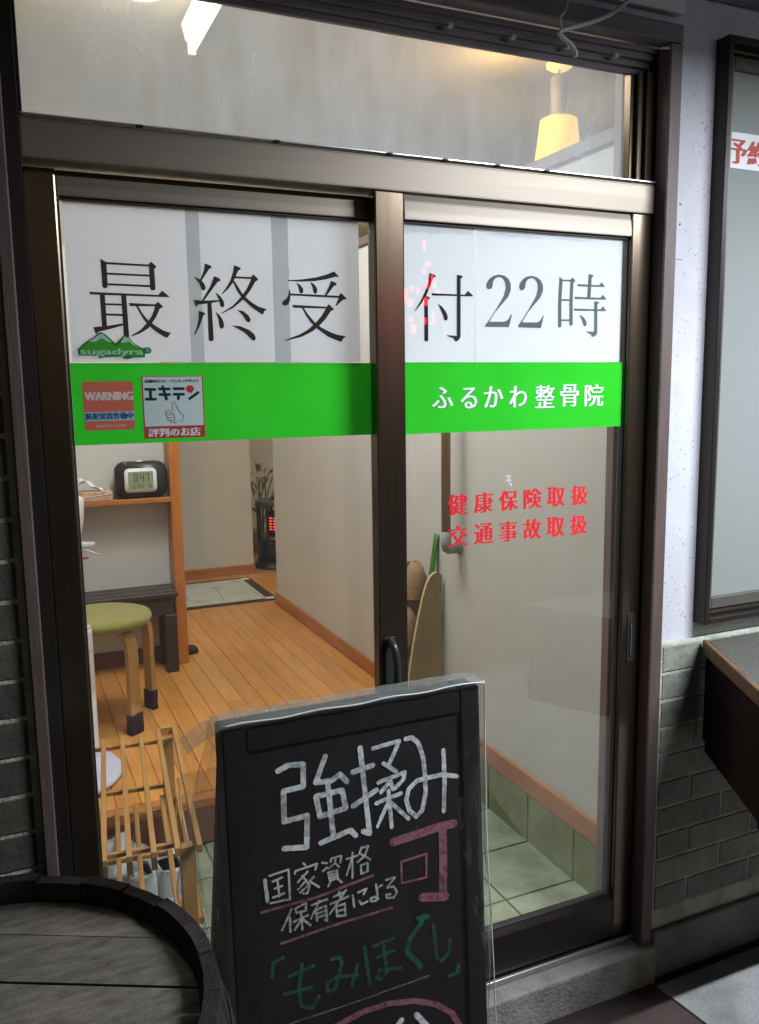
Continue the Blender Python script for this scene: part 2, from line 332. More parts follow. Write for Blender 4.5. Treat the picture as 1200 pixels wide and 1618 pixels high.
TSUKE = [[[0.8445,1.7909],[0.8573,1.7872],[0.8595,1.7834],[0.8535,1.7812],[0.8444,1.7602],[0.836,1.7431],[0.8247,1.7272],[0.8105,1.7113],[0.809,1.7122],[0.8218,1.731],[0.8323,1.7495],[0.8399,1.7678]],[[0.8315,1.7404],[0.8353,1.7437],[0.845,1.7408],[0.8442,1.7375],[0.8402,1.7355],[0.8408,1.6518],[0.8385,1.6492],[0.8335,1.6491],[0.8313,1.6517]],[[0.8491,1.7494],[0.9299,1.7487],[0.9377,1.7573],[0.9499,1.7477],[0.9495,1.7456],[0.8503,1.7446]],[[0.91,1.7898],[0.9221,1.7885],[0.9249,1.7854],[0.9193,1.7812],[0.9194,1.6607],[0.9167,1.6547],[0.9105,1.6499],[0.9058,1.6499],[0.9012,1.6565],[0.8861,1.6612],[0.8862,1.6626],[0.9097,1.6617]],[[0.8641,1.7281],[0.8744,1.7221],[0.8843,1.7105],[0.8881,1.7014],[0.8869,1.6947],[0.8835,1.6931],[0.8792,1.6943],[0.8767,1.7037]]]
TWO = [[[0.9834,1.7677],[0.9842,1.7751],[0.9905,1.784],[1.0008,1.7911],[1.0153,1.7946],[1.029,1.7929],[1.0397,1.7866],[1.046,1.7754],[1.0461,1.7619],[1.0401,1.7481],[1.0223,1.73],[1.0062,1.7134],[0.9919,1.693],[1.0308,1.6938],[1.039,1.6978],[1.0438,1.7047],[1.047,1.71],[1.0499,1.7089],[1.0421,1.6821],[0.9807,1.6818],[0.981,1.6851],[0.995,1.701],[1.019,1.7353],[1.0286,1.7505],[1.033,1.7668],[1.0313,1.7789],[1.025,1.7867],[1.0153,1.7893],[1.0057,1.7859],[1.0001,1.7784],[0.9991,1.7683],[0.997,1.7642],[0.9914,1.762],[0.9858,1.7628]],[[1.0678,1.7694],[1.0693,1.7776],[1.0775,1.7874],[1.0874,1.7929],[1.1007,1.7951],[1.1142,1.7929],[1.1244,1.7865],[1.131,1.7757],[1.1312,1.7634],[1.125,1.7494],[1.1067,1.7309],[1.0918,1.7154],[1.0767,1.6933],[1.1158,1.6938],[1.1242,1.6974],[1.1292,1.7038],[1.1325,1.7101],[1.1346,1.7087],[1.127,1.6817],[1.0659,1.6821],[1.0663,1.6866],[1.0803,1.7027],[1.1033,1.7363],[1.1131,1.7518],[1.1176,1.7684],[1.1157,1.78],[1.1092,1.7879],[1.1008,1.7903],[1.0908,1.7872],[1.0851,1.7802],[1.084,1.77],[1.0811,1.7651],[1.0753,1.7624],[1.0703,1.7638]]]
JI = [[[1.1756,1.7965],[1.1843,1.7901],[1.1818,1.7434],[1.1831,1.6862],[1.1803,1.6835],[1.1767,1.6835],[1.174,1.686],[1.1729,1.7355],[1.1736,1.7585]],[[1.1843,1.7901],[1.2055,1.7906],[1.2056,1.7867],[1.1837,1.7865]],[[1.2055,1.7906],[1.2115,1.796],[1.2193,1.7893],[1.2177,1.7863],[1.2142,1.7836],[1.2131,1.7456],[1.2147,1.6906],[1.212,1.6884],[1.2075,1.6885],[1.2055,1.6911],[1.2041,1.7363],[1.2056,1.7865]],[[1.1821,1.747],[1.2045,1.7473],[1.2046,1.7437],[1.1818,1.743]],[[1.1827,1.702],[1.2049,1.7022],[1.205,1.6985],[1.1828,1.6982]],[[1.2562,1.8058],[1.2686,1.8033],[1.2706,1.8012],[1.2651,1.7971],[1.263,1.752],[1.2536,1.752]],[[1.2251,1.7817],[1.2866,1.7815],[1.2935,1.7885],[1.3038,1.7791],[1.3034,1.7778],[1.226,1.777]],[[1.2174,1.7535],[1.2916,1.7532],[1.2981,1.7608],[1.3084,1.7508],[1.3081,1.7493],[1.2187,1.7484]],[[1.2172,1.727],[1.2924,1.7269],[1.2986,1.7343],[1.3093,1.7247],[1.3088,1.7234],[1.2182,1.7221]],[[1.2741,1.7452],[1.2861,1.7436],[1.2883,1.7413],[1.2829,1.7378],[1.2848,1.674],[1.2817,1.6674],[1.2735,1.6636],[1.2698,1.6643],[1.2666,1.6698],[1.2524,1.6749],[1.2529,1.6762],[1.2748,1.6755],[1.2755,1.6792]],[[1.2322,1.714],[1.2441,1.7081],[1.2517,1.7004],[1.2539,1.6933],[1.2521,1.6887],[1.248,1.6875],[1.2449,1.6898],[1.241,1.7009]]]
LOGO_OUT = [[[0.1341,1.6299],[0.143,1.6386],[0.1537,1.6466],[0.1644,1.6527],[0.1727,1.6608],[0.1786,1.6613],[0.1855,1.657],[0.1942,1.6491],[0.2016,1.6415],[0.2086,1.6472],[0.2184,1.6575],[0.2262,1.6528],[0.2363,1.6414],[0.2454,1.6354],[0.252,1.6327],[0.2575,1.6348],[0.2643,1.6341],[0.2674,1.6287],[0.2644,1.6229],[0.2548,1.6224],[0.2541,1.6156],[0.2335,1.6155],[0.2226,1.6121],[0.2147,1.6134],[0.2108,1.6168],[0.1818,1.6161],[0.1712,1.6136],[0.1688,1.618],[0.1585,1.6187],[0.1351,1.6186]]]
LOGO_IN = [[[0.138,1.6299],[0.1548,1.6433],[0.1733,1.6502],[0.1784,1.6485],[0.1939,1.6437],[0.202,1.6357],[0.211,1.6425],[0.2232,1.6467],[0.2348,1.6394],[0.2505,1.6306],[0.2519,1.6183],[0.138,1.6206]]]
LOGO_SNOW = [[[0.1536,1.6446],[0.1643,1.6501],[0.1758,1.6582],[0.1809,1.6574],[0.1958,1.6428],[0.1861,1.645],[0.1811,1.6489],[0.1759,1.6502],[0.1691,1.6448],[0.1626,1.6434]],[[0.211,1.6425],[0.2189,1.6541],[0.2261,1.6508],[0.2387,1.6369],[0.2426,1.6333],[0.2334,1.6387],[0.2258,1.6454],[0.2203,1.6426]]]
THUMB = [[[0.3035,1.4908],[0.3044,1.4977],[0.3037,1.5052],[0.3018,1.51],[0.2934,1.5118],[0.2882,1.5114],[0.2878,1.5141],[0.2926,1.5163],[0.3015,1.5156],[0.3004,1.5254],[0.3012,1.5312],[0.305,1.5319],[0.3073,1.5263],[0.3106,1.5178],[0.3165,1.5086],[0.3212,1.5058],[0.3215,1.5005],[0.318,1.4942],[0.3127,1.4948],[0.3072,1.4918],[0.3035,1.4908],[0.2937,1.4948],[0.2898,1.5013],[0.288,1.5072],[0.2882,1.5114]],[[0.289,1.5072],[0.2953,1.5063],[0.3032,1.5068]],[[0.2903,1.5018],[0.2961,1.5011],[0.304,1.502]],[[0.2927,1.4965],[0.2969,1.496],[0.3043,1.4972]]]
EKI = [[[0.2521,1.5561],[0.2691,1.5553]],[[0.2608,1.5544],[0.2609,1.5377]],[[0.2522,1.5373],[0.2697,1.537]],[[0.2779,1.5563],[0.2967,1.556]],[[0.2784,1.5458],[0.2967,1.5453]],[[0.2844,1.5604],[0.2905,1.5367]],[[0.3056,1.5565],[0.3236,1.5562]],[[0.3056,1.5459],[0.3236,1.5456]],[[0.314,1.5442],[0.3128,1.5368]],[[0.3349,1.537],[0.3516,1.5484]]]
EKIBAL = [[[0.3438,1.5557],[0.3433,1.5534],[0.3421,1.5514],[0.3402,1.5498],[0.3379,1.5489],[0.3354,1.5488],[0.3331,1.5494],[0.3311,1.5507],[0.3296,1.5525],[0.3289,1.5547],[0.329,1.557],[0.3299,1.5592],[0.3315,1.561],[0.3336,1.5622],[0.336,1.5627],[0.3385,1.5625],[0.3407,1.5616],[0.3424,1.56],[0.3435,1.558]],[[0.3355,1.5497],[0.3397,1.5465],[0.3393,1.5502]]]
CH_WHITE = [[0.0088,[0.3394,0.9859],[0.3562,0.9916],[0.3796,0.9886],[0.3783,0.9539],[0.3469,0.9531],[0.3453,0.9054],[0.3825,0.907],[0.3793,0.8571],[0.3582,0.8606],[0.3433,0.8634]],[0.0088,[0.4157,0.994],[0.3985,0.9556],[0.4243,0.9536],[0.4386,0.9608],[0.4495,0.9467]],[0.0088,[0.4181,0.9515],[0.423,0.8654]],[0.0088,[0.3983,0.9338],[0.441,0.9348],[0.4459,0.9047],[0.4028,0.9007],[0.3977,0.9331]],[0.0088,[0.4026,0.8583],[0.4522,0.8672],[0.4607,0.8565]],[0.0088,[0.4739,0.9964],[0.4842,0.8545],[0.4735,0.8605]],[0.0088,[0.4598,0.9599],[0.4942,0.9641]],[0.0088,[0.4584,0.9054],[0.4988,0.9226]],[0.007,[0.4956,0.9912],[0.5436,0.9946],[0.5245,0.9607]],[0.007,[0.5142,0.9634],[0.5358,0.9459]],[0.007,[0.5028,0.9339],[0.5514,0.9413],[0.5487,0.9306],[0.5332,0.9184]],[0.007,[0.5233,0.9303],[0.508,0.9168]],[0.007,[0.5249,0.9328],[0.5295,0.9178]],[0.007,[0.5213,0.9168],[0.5248,0.8556]],[0.007,[0.4978,0.9009],[0.5433,0.9078]],[0.007,[0.5213,0.8985],[0.4992,0.8629]],[0.007,[0.5249,0.8964],[0.5552,0.8628]],[0.0079,[0.5549,0.996],[0.5662,0.996],[0.5765,0.9857],[0.5848,0.9601],[0.5874,0.9269],[0.5872,0.8985],[0.5801,0.8714],[0.569,0.8632],[0.5572,0.8751],[0.5519,0.8947],[0.5571,0.912],[0.5727,0.9229],[0.5958,0.9238],[0.6192,0.924],[0.6459,0.915]],[0.0079,[0.6222,0.9642],[0.6228,0.9125],[0.6195,0.8612]],[0.0101,[0.5297,0.5238],[0.5101,0.5061]],[0.0101,[0.5569,0.524],[0.5832,0.4873]]]
CH_SMALL = [[0.0034,[0.3182,0.827],[0.3483,0.8294],[0.3485,0.7821],[0.3177,0.7836]],[0.0034,[0.3226,0.8167],[0.3377,0.8195]],[0.0034,[0.3254,0.8051],[0.3371,0.8062]],[0.0034,[0.3301,0.8172],[0.3321,0.7907]],[0.0034,[0.3222,0.7916],[0.3398,0.7937]],[0.0034,[0.3722,0.8335],[0.3754,0.8293]],[0.0034,[0.358,0.8202],[0.359,0.8241],[0.3942,0.8271],[0.3912,0.8185]],[0.0034,[0.3783,0.8184],[0.3623,0.8055]],[0.0034,[0.3695,0.8138],[0.3807,0.7956],[0.3767,0.7839],[0.3699,0.7857]],[0.0034,[0.376,0.8054],[0.3618,0.7938]],[0.0034,[0.3772,0.7957],[0.3649,0.7879]],[0.0034,[0.3881,0.8074],[0.381,0.8024],[0.3959,0.7891]],[0.0034,[0.4029,0.8267],[0.4106,0.8239]],[0.0034,[0.4031,0.8129],[0.4103,0.8171]],[0.0034,[0.4167,0.8249],[0.4178,0.8298],[0.4346,0.83],[0.4324,0.8193]],[0.0034,[0.4247,0.8264],[0.4236,0.8206],[0.4128,0.8148]],[0.0034,[0.4245,0.8204],[0.4303,0.8129]],[0.0034,[0.4116,0.8082],[0.4266,0.8087],[0.4269,0.7956],[0.4136,0.7947],[0.4116,0.8082]],[0.0034,[0.4131,0.8035],[0.4255,0.8038]],[0.0034,[0.4138,0.799],[0.4253,0.7995]],[0.0034,[0.4153,0.7934],[0.4106,0.7861]],[0.0034,[0.4251,0.7961],[0.4336,0.787]],[0.0034,[0.4432,0.8227],[0.463,0.8239]],[0.0034,[0.4533,0.8306],[0.4516,0.7893]],[0.0034,[0.452,0.8205],[0.442,0.7969]],[0.0034,[0.4689,0.8355],[0.4648,0.826]],[0.0034,[0.4688,0.8346],[0.4807,0.8353],[0.4737,0.8204],[0.4616,0.8129]],[0.0034,[0.4666,0.8256],[0.4833,0.8118]],[0.0034,[0.4667,0.8064],[0.4786,0.8078],[0.478,0.7939],[0.467,0.7923],[0.4667,0.8064]],[0.0058,[0.3106,0.8223],[0.3129,0.7883]],[0.0036,[0.35,0.7657],[0.3335,0.7365]],[0.0036,[0.3467,0.7533],[0.3465,0.7301]],[0.0036,[0.3562,0.7649],[0.3734,0.7692],[0.3728,0.7568],[0.3576,0.7574],[0.3562,0.7649]],[0.0036,[0.3525,0.7445],[0.376,0.7487]],[0.0036,[0.3647,0.7572],[0.366,0.7281]],[0.0036,[0.3641,0.7448],[0.3537,0.7316]],[0.0036,[0.366,0.7461],[0.3789,0.7316]],[0.0036,[0.3822,0.7632],[0.4079,0.7662]],[0.0036,[0.3951,0.7669],[0.3803,0.7421]],[0.0036,[0.389,0.7541],[0.39,0.7357]],[0.0036,[0.389,0.7541],[0.4056,0.7559],[0.4063,0.7312],[0.4027,0.734]],[0.0036,[0.3905,0.7474],[0.4043,0.7481]],[0.0036,[0.3911,0.7409],[0.4049,0.7416]],[0.0036,[0.419,0.7674],[0.4378,0.77]],[0.0036,[0.4285,0.7725],[0.4298,0.7594]],[0.0036,[0.413,0.7566],[0.443,0.7613]],[0.0036,[0.4397,0.7723],[0.4113,0.7407]],[0.0036,[0.4229,0.7503],[0.4369,0.751],[0.437,0.7317],[0.4231,0.7338],[0.4229,0.7503]],[0.0036,[0.4234,0.7419],[0.4365,0.742]],[0.0036,[0.4505,0.7611],[0.4525,0.7413]],[0.0036,[0.4601,0.7632],[0.4745,0.7658],[0.4694,0.7579]],[0.0036,[0.4614,0.749],[0.4649,0.7425],[0.4756,0.7443]],[0.0036,[0.491,0.7689],[0.4932,0.7498],[0.4899,0.7413],[0.4822,0.7425],[0.4805,0.7476],[0.4883,0.7488],[0.4958,0.7425]],[0.0036,[0.4917,0.7613],[0.5035,0.7647]],[0.0036,[0.5106,0.7713],[0.5263,0.771],[0.512,0.7578],[0.5238,0.7566],[0.5293,0.7458],[0.5231,0.738],[0.5113,0.7402],[0.5096,0.7463],[0.5174,0.7452]]]
CH_PINK = [[0.0148,[0.5269,0.8301],[0.5608,0.8321],[0.6084,0.836],[0.6375,0.8357]],[0.0148,[0.6166,0.8329],[0.616,0.7743],[0.6133,0.7146]],[0.0148,[0.6181,0.7133],[0.5757,0.7234]],[0.004,[0.5393,0.7571],[0.5394,0.7935],[0.5851,0.796],[0.5837,0.7557],[0.542,0.7571]],[0.0044,[0.3031,0.7725],[0.3899,0.7726],[0.4868,0.7837]],[0.0043,[0.3315,0.7147],[0.4262,0.7201],[0.5204,0.7208]],[0.0101,[0.4115,0.5517],[0.4628,0.5612],[0.509,0.5595],[0.5562,0.5487],[0.5946,0.5301],[0.6236,0.5049],[0.6395,0.4744]]]
CH_GREEN = [[0.0062,[0.3143,0.6667],[0.3168,0.6885],[0.3336,0.6918]],[0.0062,[0.3621,0.6719],[0.356,0.6337],[0.3588,0.6041],[0.3756,0.5957],[0.3879,0.612]],[0.0062,[0.3403,0.6586],[0.3817,0.6644]],[0.0062,[0.332,0.6328],[0.3772,0.6299]],[0.0062,[0.4107,0.6657],[0.4253,0.6642],[0.4279,0.6547],[0.4143,0.6152],[0.4026,0.6146],[0.4017,0.6279],[0.4181,0.6344],[0.4535,0.6264]],[0.0062,[0.4542,0.6438],[0.4438,0.6117]],[0.0062,[0.4674,0.6693],[0.4705,0.6359],[0.4738,0.6052]],[0.0062,[0.4824,0.6663],[0.5195,0.6688]],[0.0062,[0.4877,0.6455],[0.5203,0.6477]],[0.0062,[0.5022,0.662],[0.5066,0.6159],[0.4953,0.6059],[0.4863,0.6117],[0.4929,0.6231],[0.53,0.6147]],[0.0062,[0.5929,0.6719],[0.5974,0.6125],[0.607,0.6035],[0.6206,0.6148],[0.6229,0.6357]],[0.0062,[0.6381,0.5878],[0.636,0.5745],[0.6209,0.5729]],[0.0089,[0.5758,0.6918],[0.5706,0.6812],[0.5474,0.6577],[0.5435,0.6378],[0.5679,0.6061]],[0.0089,[0.5661,0.69],[0.5838,0.6881]]]
CH_TAN = [[0.0025,[0.3379,0.5812],[0.4637,0.5817],[0.5834,0.5846]]]

# ================================================================ materials
M_asphalt = mat('reddish_paving', (0.040, 0.022, 0.019), 0.9, var=0.55, nscale=9, bump=0.5, bscale=90, coords='Object', col2=(0.018, 0.012, 0.011))
M_conc = mat('concrete', (0.24, 0.24, 0.235), 0.92, nscale=5, bump=0.5, bscale=110, col2=(0.12, 0.12, 0.115), detail=10)
M_step = mat('step_concrete', (0.30, 0.29, 0.265), 0.9, nscale=9, bump=0.5, bscale=100, col2=(0.14, 0.135, 0.12), detail=10)
M_plinth = mat('plinth_render', (0.18, 0.18, 0.165), 0.95, nscale=4, bump=0.4, bscale=80, col2=(0.08, 0.08, 0.075))
M_mortar = mat('mortar', (0.40, 0.41, 0.34), 0.95, var=0.5, nscale=14, bump=0.5, bscale=150)
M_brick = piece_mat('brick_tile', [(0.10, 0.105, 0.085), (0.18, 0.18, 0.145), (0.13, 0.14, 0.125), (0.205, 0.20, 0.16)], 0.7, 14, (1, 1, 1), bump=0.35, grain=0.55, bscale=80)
M_brick_shaded = piece_mat('shaded_brick_tile', [(0.036, 0.038, 0.028), (0.062, 0.064, 0.046), (0.046, 0.05, 0.04)], 0.7, 14, (1, 1, 1), bump=0.35, grain=0.55, bscale=80)  # darker copy of brick_tile: dimmer light on the left put in colour
M_wallint = mat('beige_wallpaper', (0.61, 0.605, 0.565), 0.85, var=0.10, nscale=1.6, bump=0.02, bscale=220)
M_ceil = mat('ceiling_paper', (0.34, 0.29, 0.21), 0.9, var=0.15, nscale=2)
M_orange = mat('varnished_pine', (0.62, 0.22, 0.045), 0.38, var=0.3, nscale=5, stretch=(8, 8, 0.8), bump=0.05, spec=0.4)
M_orange_h = mat('varnished_pine_flat', (0.50, 0.19, 0.05), 0.4, var=0.3, nscale=5, stretch=(.8, .8, 10), bump=0.05, spec=0.4)
M_board = piece_mat('floor_board', [(0.56, 0.24, 0.055), (0.66, 0.30, 0.075), (0.60, 0.26, 0.06), (0.70, 0.33, 0.09)], 0.33, 6, (9, 0.7, 1), bump=0.06, grain=0.22, bscale=20)
M_gap = mat('dark_gap', (0.06, 0.025, 0.012), 0.9)
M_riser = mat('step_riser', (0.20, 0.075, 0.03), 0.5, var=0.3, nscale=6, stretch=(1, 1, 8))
M_tile = piece_mat('genkan_tile', [(0.27, 0.33, 0.23), (0.36, 0.42, 0.31), (0.30, 0.34, 0.20)], 0.42, 7, (1, 1, 1), bump=0.25, grain=0.45, bscale=25)
M_tilew = piece_mat('skirting_tile', [(0.17, 0.21, 0.05), (0.23, 0.27, 0.075), (0.19, 0.21, 0.045)], 0.4, 6, (1, 1, 1), bump=0.25, grain=0.5, bscale=25)
M_grout = mat('grout', (0.25, 0.27, 0.22), 0.9, var=0.3, nscale=20)
M_alu = mat('bronze_aluminium', (0.13, 0.10, 0.07), 0.24, metal=0.9, var=0.15, nscale=3, stretch=(30, 30, 1), bump=0.01, bscale=40, rvar=0.08)
M_aluh = mat('bronze_aluminium_rail', (0.25, 0.215, 0.175), 0.50, metal=0.85, var=0.10, nscale=3, stretch=(1, 1, 60), bump=0.012, bscale=40, rvar=0.12)
M_aludark = mat('dark_bronze_aluminium', (0.030, 0.024, 0.022), 0.35, metal=0.5, var=0.2, nscale=4, stretch=(20, 20, 1))
M_black = mat('black_gasket', (0.012, 0.012, 0.013), 0.5)
M_casing = mat('painted_wood_casing', (0.085, 0.056, 0.049), 0.55, var=0.25, nscale=7, stretch=(6, 6, 0.8), bump=0.15, bscale=30)
M_casingd = mat('painted_wood_head', (0.15, 0.13, 0.135), 0.6, var=0.3, nscale=7, stretch=(0.8, 6, 6), bump=0.15, bscale=30)
M_post = mat('brown_wood_jamb', (0.20, 0.13, 0.115), 0.6, var=0.25, nscale=6, stretch=(8, 8, 0.8))
M_wood_dk = mat('dark_stained_wood', (0.055, 0.038, 0.032), 0.5, var=0.4, nscale=6, stretch=(1, 8, 8), bump=0.15)
M_counter_w = mat('counter_wood', (0.016, 0.006, 0.005), 0.85, var=0.4, nscale=6, stretch=(1, 1, 6), bump=0.1, spec=0.1)
M_edge = mat('counter_edge_worn', (0.15, 0.07, 0.025), 0.6, col2=(0.05, 0.03, 0.02), nscale=10)
M_gray_top = mat('speckled_laminate', (0.085, 0.082, 0.070), 0.75, nscale=140, col2=(0.045, 0.043, 0.036), detail=3, bump=0.2, bscale=140, spec=0.2)
M_white_pl = mat('white_plastic', (0.78, 0.78, 0.76), 0.4)
M_black_pl = mat('black_plastic', (0.018, 0.019, 0.021), 0.35)
M_steel = mat('brushed_steel', (0.5, 0.5, 0.48), 0.35, metal=0.9)
M_cable = mat('grey_cable', (0.30, 0.31, 0.31), 0.55)

def stucco():
    m = mat('white_stucco', (0.45, 0.445, 0.475), 0.9, var=0.22, nscale=3.2, bump=0.12, bscale=90)
    nt = m.node_tree; n = nt.nodes; L = nt.links; p = n['Principled BSDF']
    src = p.inputs['Base Color'].links[0].from_socket
    tc = n.new('ShaderNodeTexCoord'); v = n.new('ShaderNodeTexVoronoi'); v.inputs['Scale'].default_value = 75
    L.new(tc.outputs['Object'], v.inputs['Vector'])
    nz = n.new('ShaderNodeTexNoise'); nz.inputs['Scale'].default_value = 9; nz.inputs['Detail'].default_value = 4; L.new(tc.outputs['Object'], nz.inputs['Vector'])
    ma = n.new('ShaderNodeMath'); ma.operation = 'MULTIPLY'; ma.inputs[1].default_value = 0.34; L.new(nz.outputs['Fac'], ma.inputs[0])
    lt = n.new('ShaderNodeMath'); lt.operation = 'LESS_THAN'; L.new(v.outputs['Distance'], lt.inputs[0]); L.new(ma.outputs[0], lt.inputs[1])
    nz2 = n.new('ShaderNodeTexNoise'); nz2.inputs['Scale'].default_value = 38; nz2.inputs['Detail'].default_value = 2; L.new(tc.outputs['Object'], nz2.inputs['Vector'])
    gt = n.new('ShaderNodeMath'); gt.operation = 'GREATER_THAN'; gt.inputs[1].default_value = 0.47; L.new(nz2.outputs['Fac'], gt.inputs[0])
    ml = n.new('ShaderNodeMath'); ml.operation = 'MULTIPLY'; L.new(lt.outputs[0], ml.inputs[0]); L.new(gt.outputs[0], ml.inputs[1])
    ms = n.new('ShaderNodeMath'); ms.operation = 'MULTIPLY'; ms.inputs[1].default_value = 0.6; L.new(ml.outputs[0], ms.inputs[0])
    mx = n.new('ShaderNodeMix'); mx.data_type = 'RGBA'
    L.new(ms.outputs[0], mx.inputs['Factor']); L.new(src, mx.inputs['A']); mx.inputs['B'].default_value = (0.16, 0.15, 0.15, 1)
    L.new(mx.outputs['Result'], p.inputs['Base Color'])
    return m
M_stucco = stucco()
G_door = glass('door_glass', (0.95, 0.955, 0.955), 0.015, dirt=0.018, dscale=3, dstretch=(3, 3, 1))
G_transom = glass('dusty_transom_glass', (0.88, 0.88, 0.86), 0.06, dirt=0.36, dcol=(0.72, 0.80, 0.88), dscale=1.8, dstretch=(3.2, 3.2, 1.0), dmin=0.2, dmax=0.8)
G_plastic = glass('clear_plastic_cover', (0.93, 0.93, 0.92), 0.10, dirt=0.018, dcol=(0.7, 0.72, 0.72), dscale=5, dstretch=(2, 2, 1), bump=0.9, bsc=9, ior=1.45)

# ================================================================ ground and doorstep
g = B().box(-30, 30, -40, 20, -0.3, 0).put('ground', M_asphalt); tag(g, kind='structure')
ap = B().prism([(1.449, -0.075), (1.475, -0.30), (1.60, -0.9), (1.9, -2.2), (6, -2.2), (6, -0.04)], 'z', -0.02, 0.006).put('pavement', M_conc); tag(ap, kind='structure')
ds = empty('doorstep', (0.7, -0.03, 0), 'stained grey concrete doorstep running under the sliding doors', 'doorstep')
b = B().box(-0.30, 1.458, -0.060, 0.10, 0.0, 0.104, 0.006, 2); b.put('step_block', M_step, ds)
box('track_strip', M_steel, ds, 0.061, 1.44, -0.012, -0.004, 0.105, 0.1215, 0.001)
box('threshold', M_aludark, ds, 0.0, 1.44, -0.003, 0.10, 0.105, 0.119, 0.001)

# ================================================================ facade walls
wl = empty('stucco_wall', (2.2, 0.05, 0), 'white speckled stucco wall between the doorway and the right-hand window', 'wall')
box('plaster', M_stucco, wl, 1.457, 1.590, -0.008, 0.10, 0.905, 2.46, 0.0)
box('plaster', M_stucco, wl, 1.590, 2.95, -0.008, 0.10, 0.905, 0.948, 0.0)
box('plaster', M_stucco, wl, 1.590, 2.95, -0.008, 0.10, 2.347, 2.46, 0.0)
box('plaster', M_stucco, wl, 2.95, 5.2, -0.008, 0.10, 0.905, 2.46, 0.0)
box('plaster', M_stucco, wl, -3.0, 1.457, -0.008, 0.10, 2.347, 2.95, 0.0)
pt = box('patch_board', mat('patch_paint', (0.41, 0.40, 0.43), 0.8, var=0.12, nscale=10), wl, 1.4572, 1.506, -0.0105, -0.0075, 1.845, 2.03, 0.0005)
for (hx, hz) in ((1.478, 2.005), (1.466, 1.972), (1.492, 1.970), (1.466, 1.925), (1.493, 1.925), (1.480, 1.888)):
    B().lathe([(0.0022, 0), (0.0022, 0.002)], n=8, M=Matrix.Translation((hx, -0.0105, hz)) @ Matrix.Rotation(PI / 2, 4, 'X')).put('screw_hole', M_black, pt)

def wainscot(name, label, x0, x1, z0, z1, yb, right_end, m, start_half=0):
    w_ = empty(name, ((x0 + x1) / 2, yb, 0), label, 'brick wall')
    box('mortar_bed', M_mortar, w_, x0, x1, yb, 0.10, z0, z1, 0.0)
    base = unit(m, 0.02, 'brick', 0.006)
    pitch = 0.0722; h = 0.0625; L_ = 0.215; j = 0.009
    rows = int((z1 - z0) / pitch + 0.5); items = []
    for r in range(rows):
        zt = z1 - r * pitch - 0.004; zb = zt - h
        if zb < z0 - 0.01: break
        if right_end:   # bricks counted from the right-hand edge leftwards
            x = x1 - 0.011; k = 0
            while x > x0:
                ln = (L_ - j) / 2 if (r % 2 == start_half and k == 0) else L_
                a = max(x - ln, x0)
                items.append((a, x, yb - 0.0022 - random.uniform(0, 0.0016), yb + 0.01, zb, zt)); x -= ln + j; k += 1
        else:
            x = x0 + 0.011; k = 0
            while x < x1:
                ln = (L_ - j) / 2 if (r % 2 == start_half and k == 0) else L_
                bb = min(x + ln, x1)
                items.append((x, bb, yb - 0.0022 - random.uniform(0, 0.0016), yb + 0.01, zb, zt)); x += ln + j; k += 1
    for o in pieces('brick', m, w_, items, base):
        o.rotation_euler.y = random.uniform(-0.006, 0.006)
    return w_
wr = wainscot('brick_wainscot', 'dark green brick wainscot beside the doorway, running under the wooden counter', 1.458, 3.3, 0.135, 0.905, -0.033, False, M_brick, 1)
box('plinth', M_plinth, wr, 1.459, 3.3, -0.047, 0.10, 0.0, 0.134, 0.004)
box('mortar_return', M_mortar, wr, 1.4575, 1.466, -0.0365, -0.0335, 0.14, 0.895, 0.001)
wlf = wainscot('brick_wall', 'tall dark brick wall left of the doorway frame with pale mortar joints', -1.6, 0.0125, 0.0, 2.345, -0.022, True, M_brick_shaded, 1)

# canopy soffit over the whole front
sf = empty('canopy', (1.5, -0.8, 2.46), 'grey canopy soffit above the stucco wall, at the top edge', 'canopy')
box('soffit_panel', mat('soffit_paint', (0.22, 0.23, 0.25), 0.8, var=0.2, nscale=3), sf, -2.2, 5.0, -1.4, -0.012, 2.425, 2.46, 0.003)
box('ledger_strip', mat('pale_ledger', (0.55, 0.56, 0.55), 0.8, var=0.15, nscale=5), sf, 1.20, 1.47, -0.030, -0.009, 2.375, 2.424, 0.003)
box('edge_beam', M_casingd, sf, -2.2, 5.0, -1.46, -1.401, 2.38, 2.50, 0.004)
cb = empty('cable', (1.1, -0.1, 2.3), 'grey cable hanging loose under the canopy above the door head', 'cable')
def catmull(pts, n=8):
    out = []
    P = [Vector(p) for p in pts]; P = [P[0]] + P + [P[-1]]
    for i in range(1, len(P) - 2):
        for k in range(n):
            t = k / n
            out.append(0.5 * ((2 * P[i]) + (-P[i - 1] + P[i + 1]) * t + (2 * P[i - 1] - 5 * P[i] + 4 * P[i + 1] - P[i + 2]) * t * t + (-P[i - 1] + 3 * P[i] - 3 * P[i + 1] + P[i + 2]) * t ** 3))
    out.append(P[-2]); return out
B().tube(catmull([(1.33, -0.10, 2.43), (1.245, -0.10, 2.338), (1.18, -0.10, 2.295), (1.085, -0.10, 2.258), (1.082, -0.10, 2.248), (1.105, -0.10, 2.236), (1.118, -0.10, 2.222), (1.117, -0.10, 2.213)]), 0.0045, 8).put('thick_wire', M_cable, cb, True)
B().tube(catmull([(1.12, -0.095, 2.43), (1.098, -0.095, 2.31), (1.083, -0.095, 2.285), (1.085, -0.098, 2.256)]), 0.0026, 8).put('thin_wire', M_cable, cb, True)

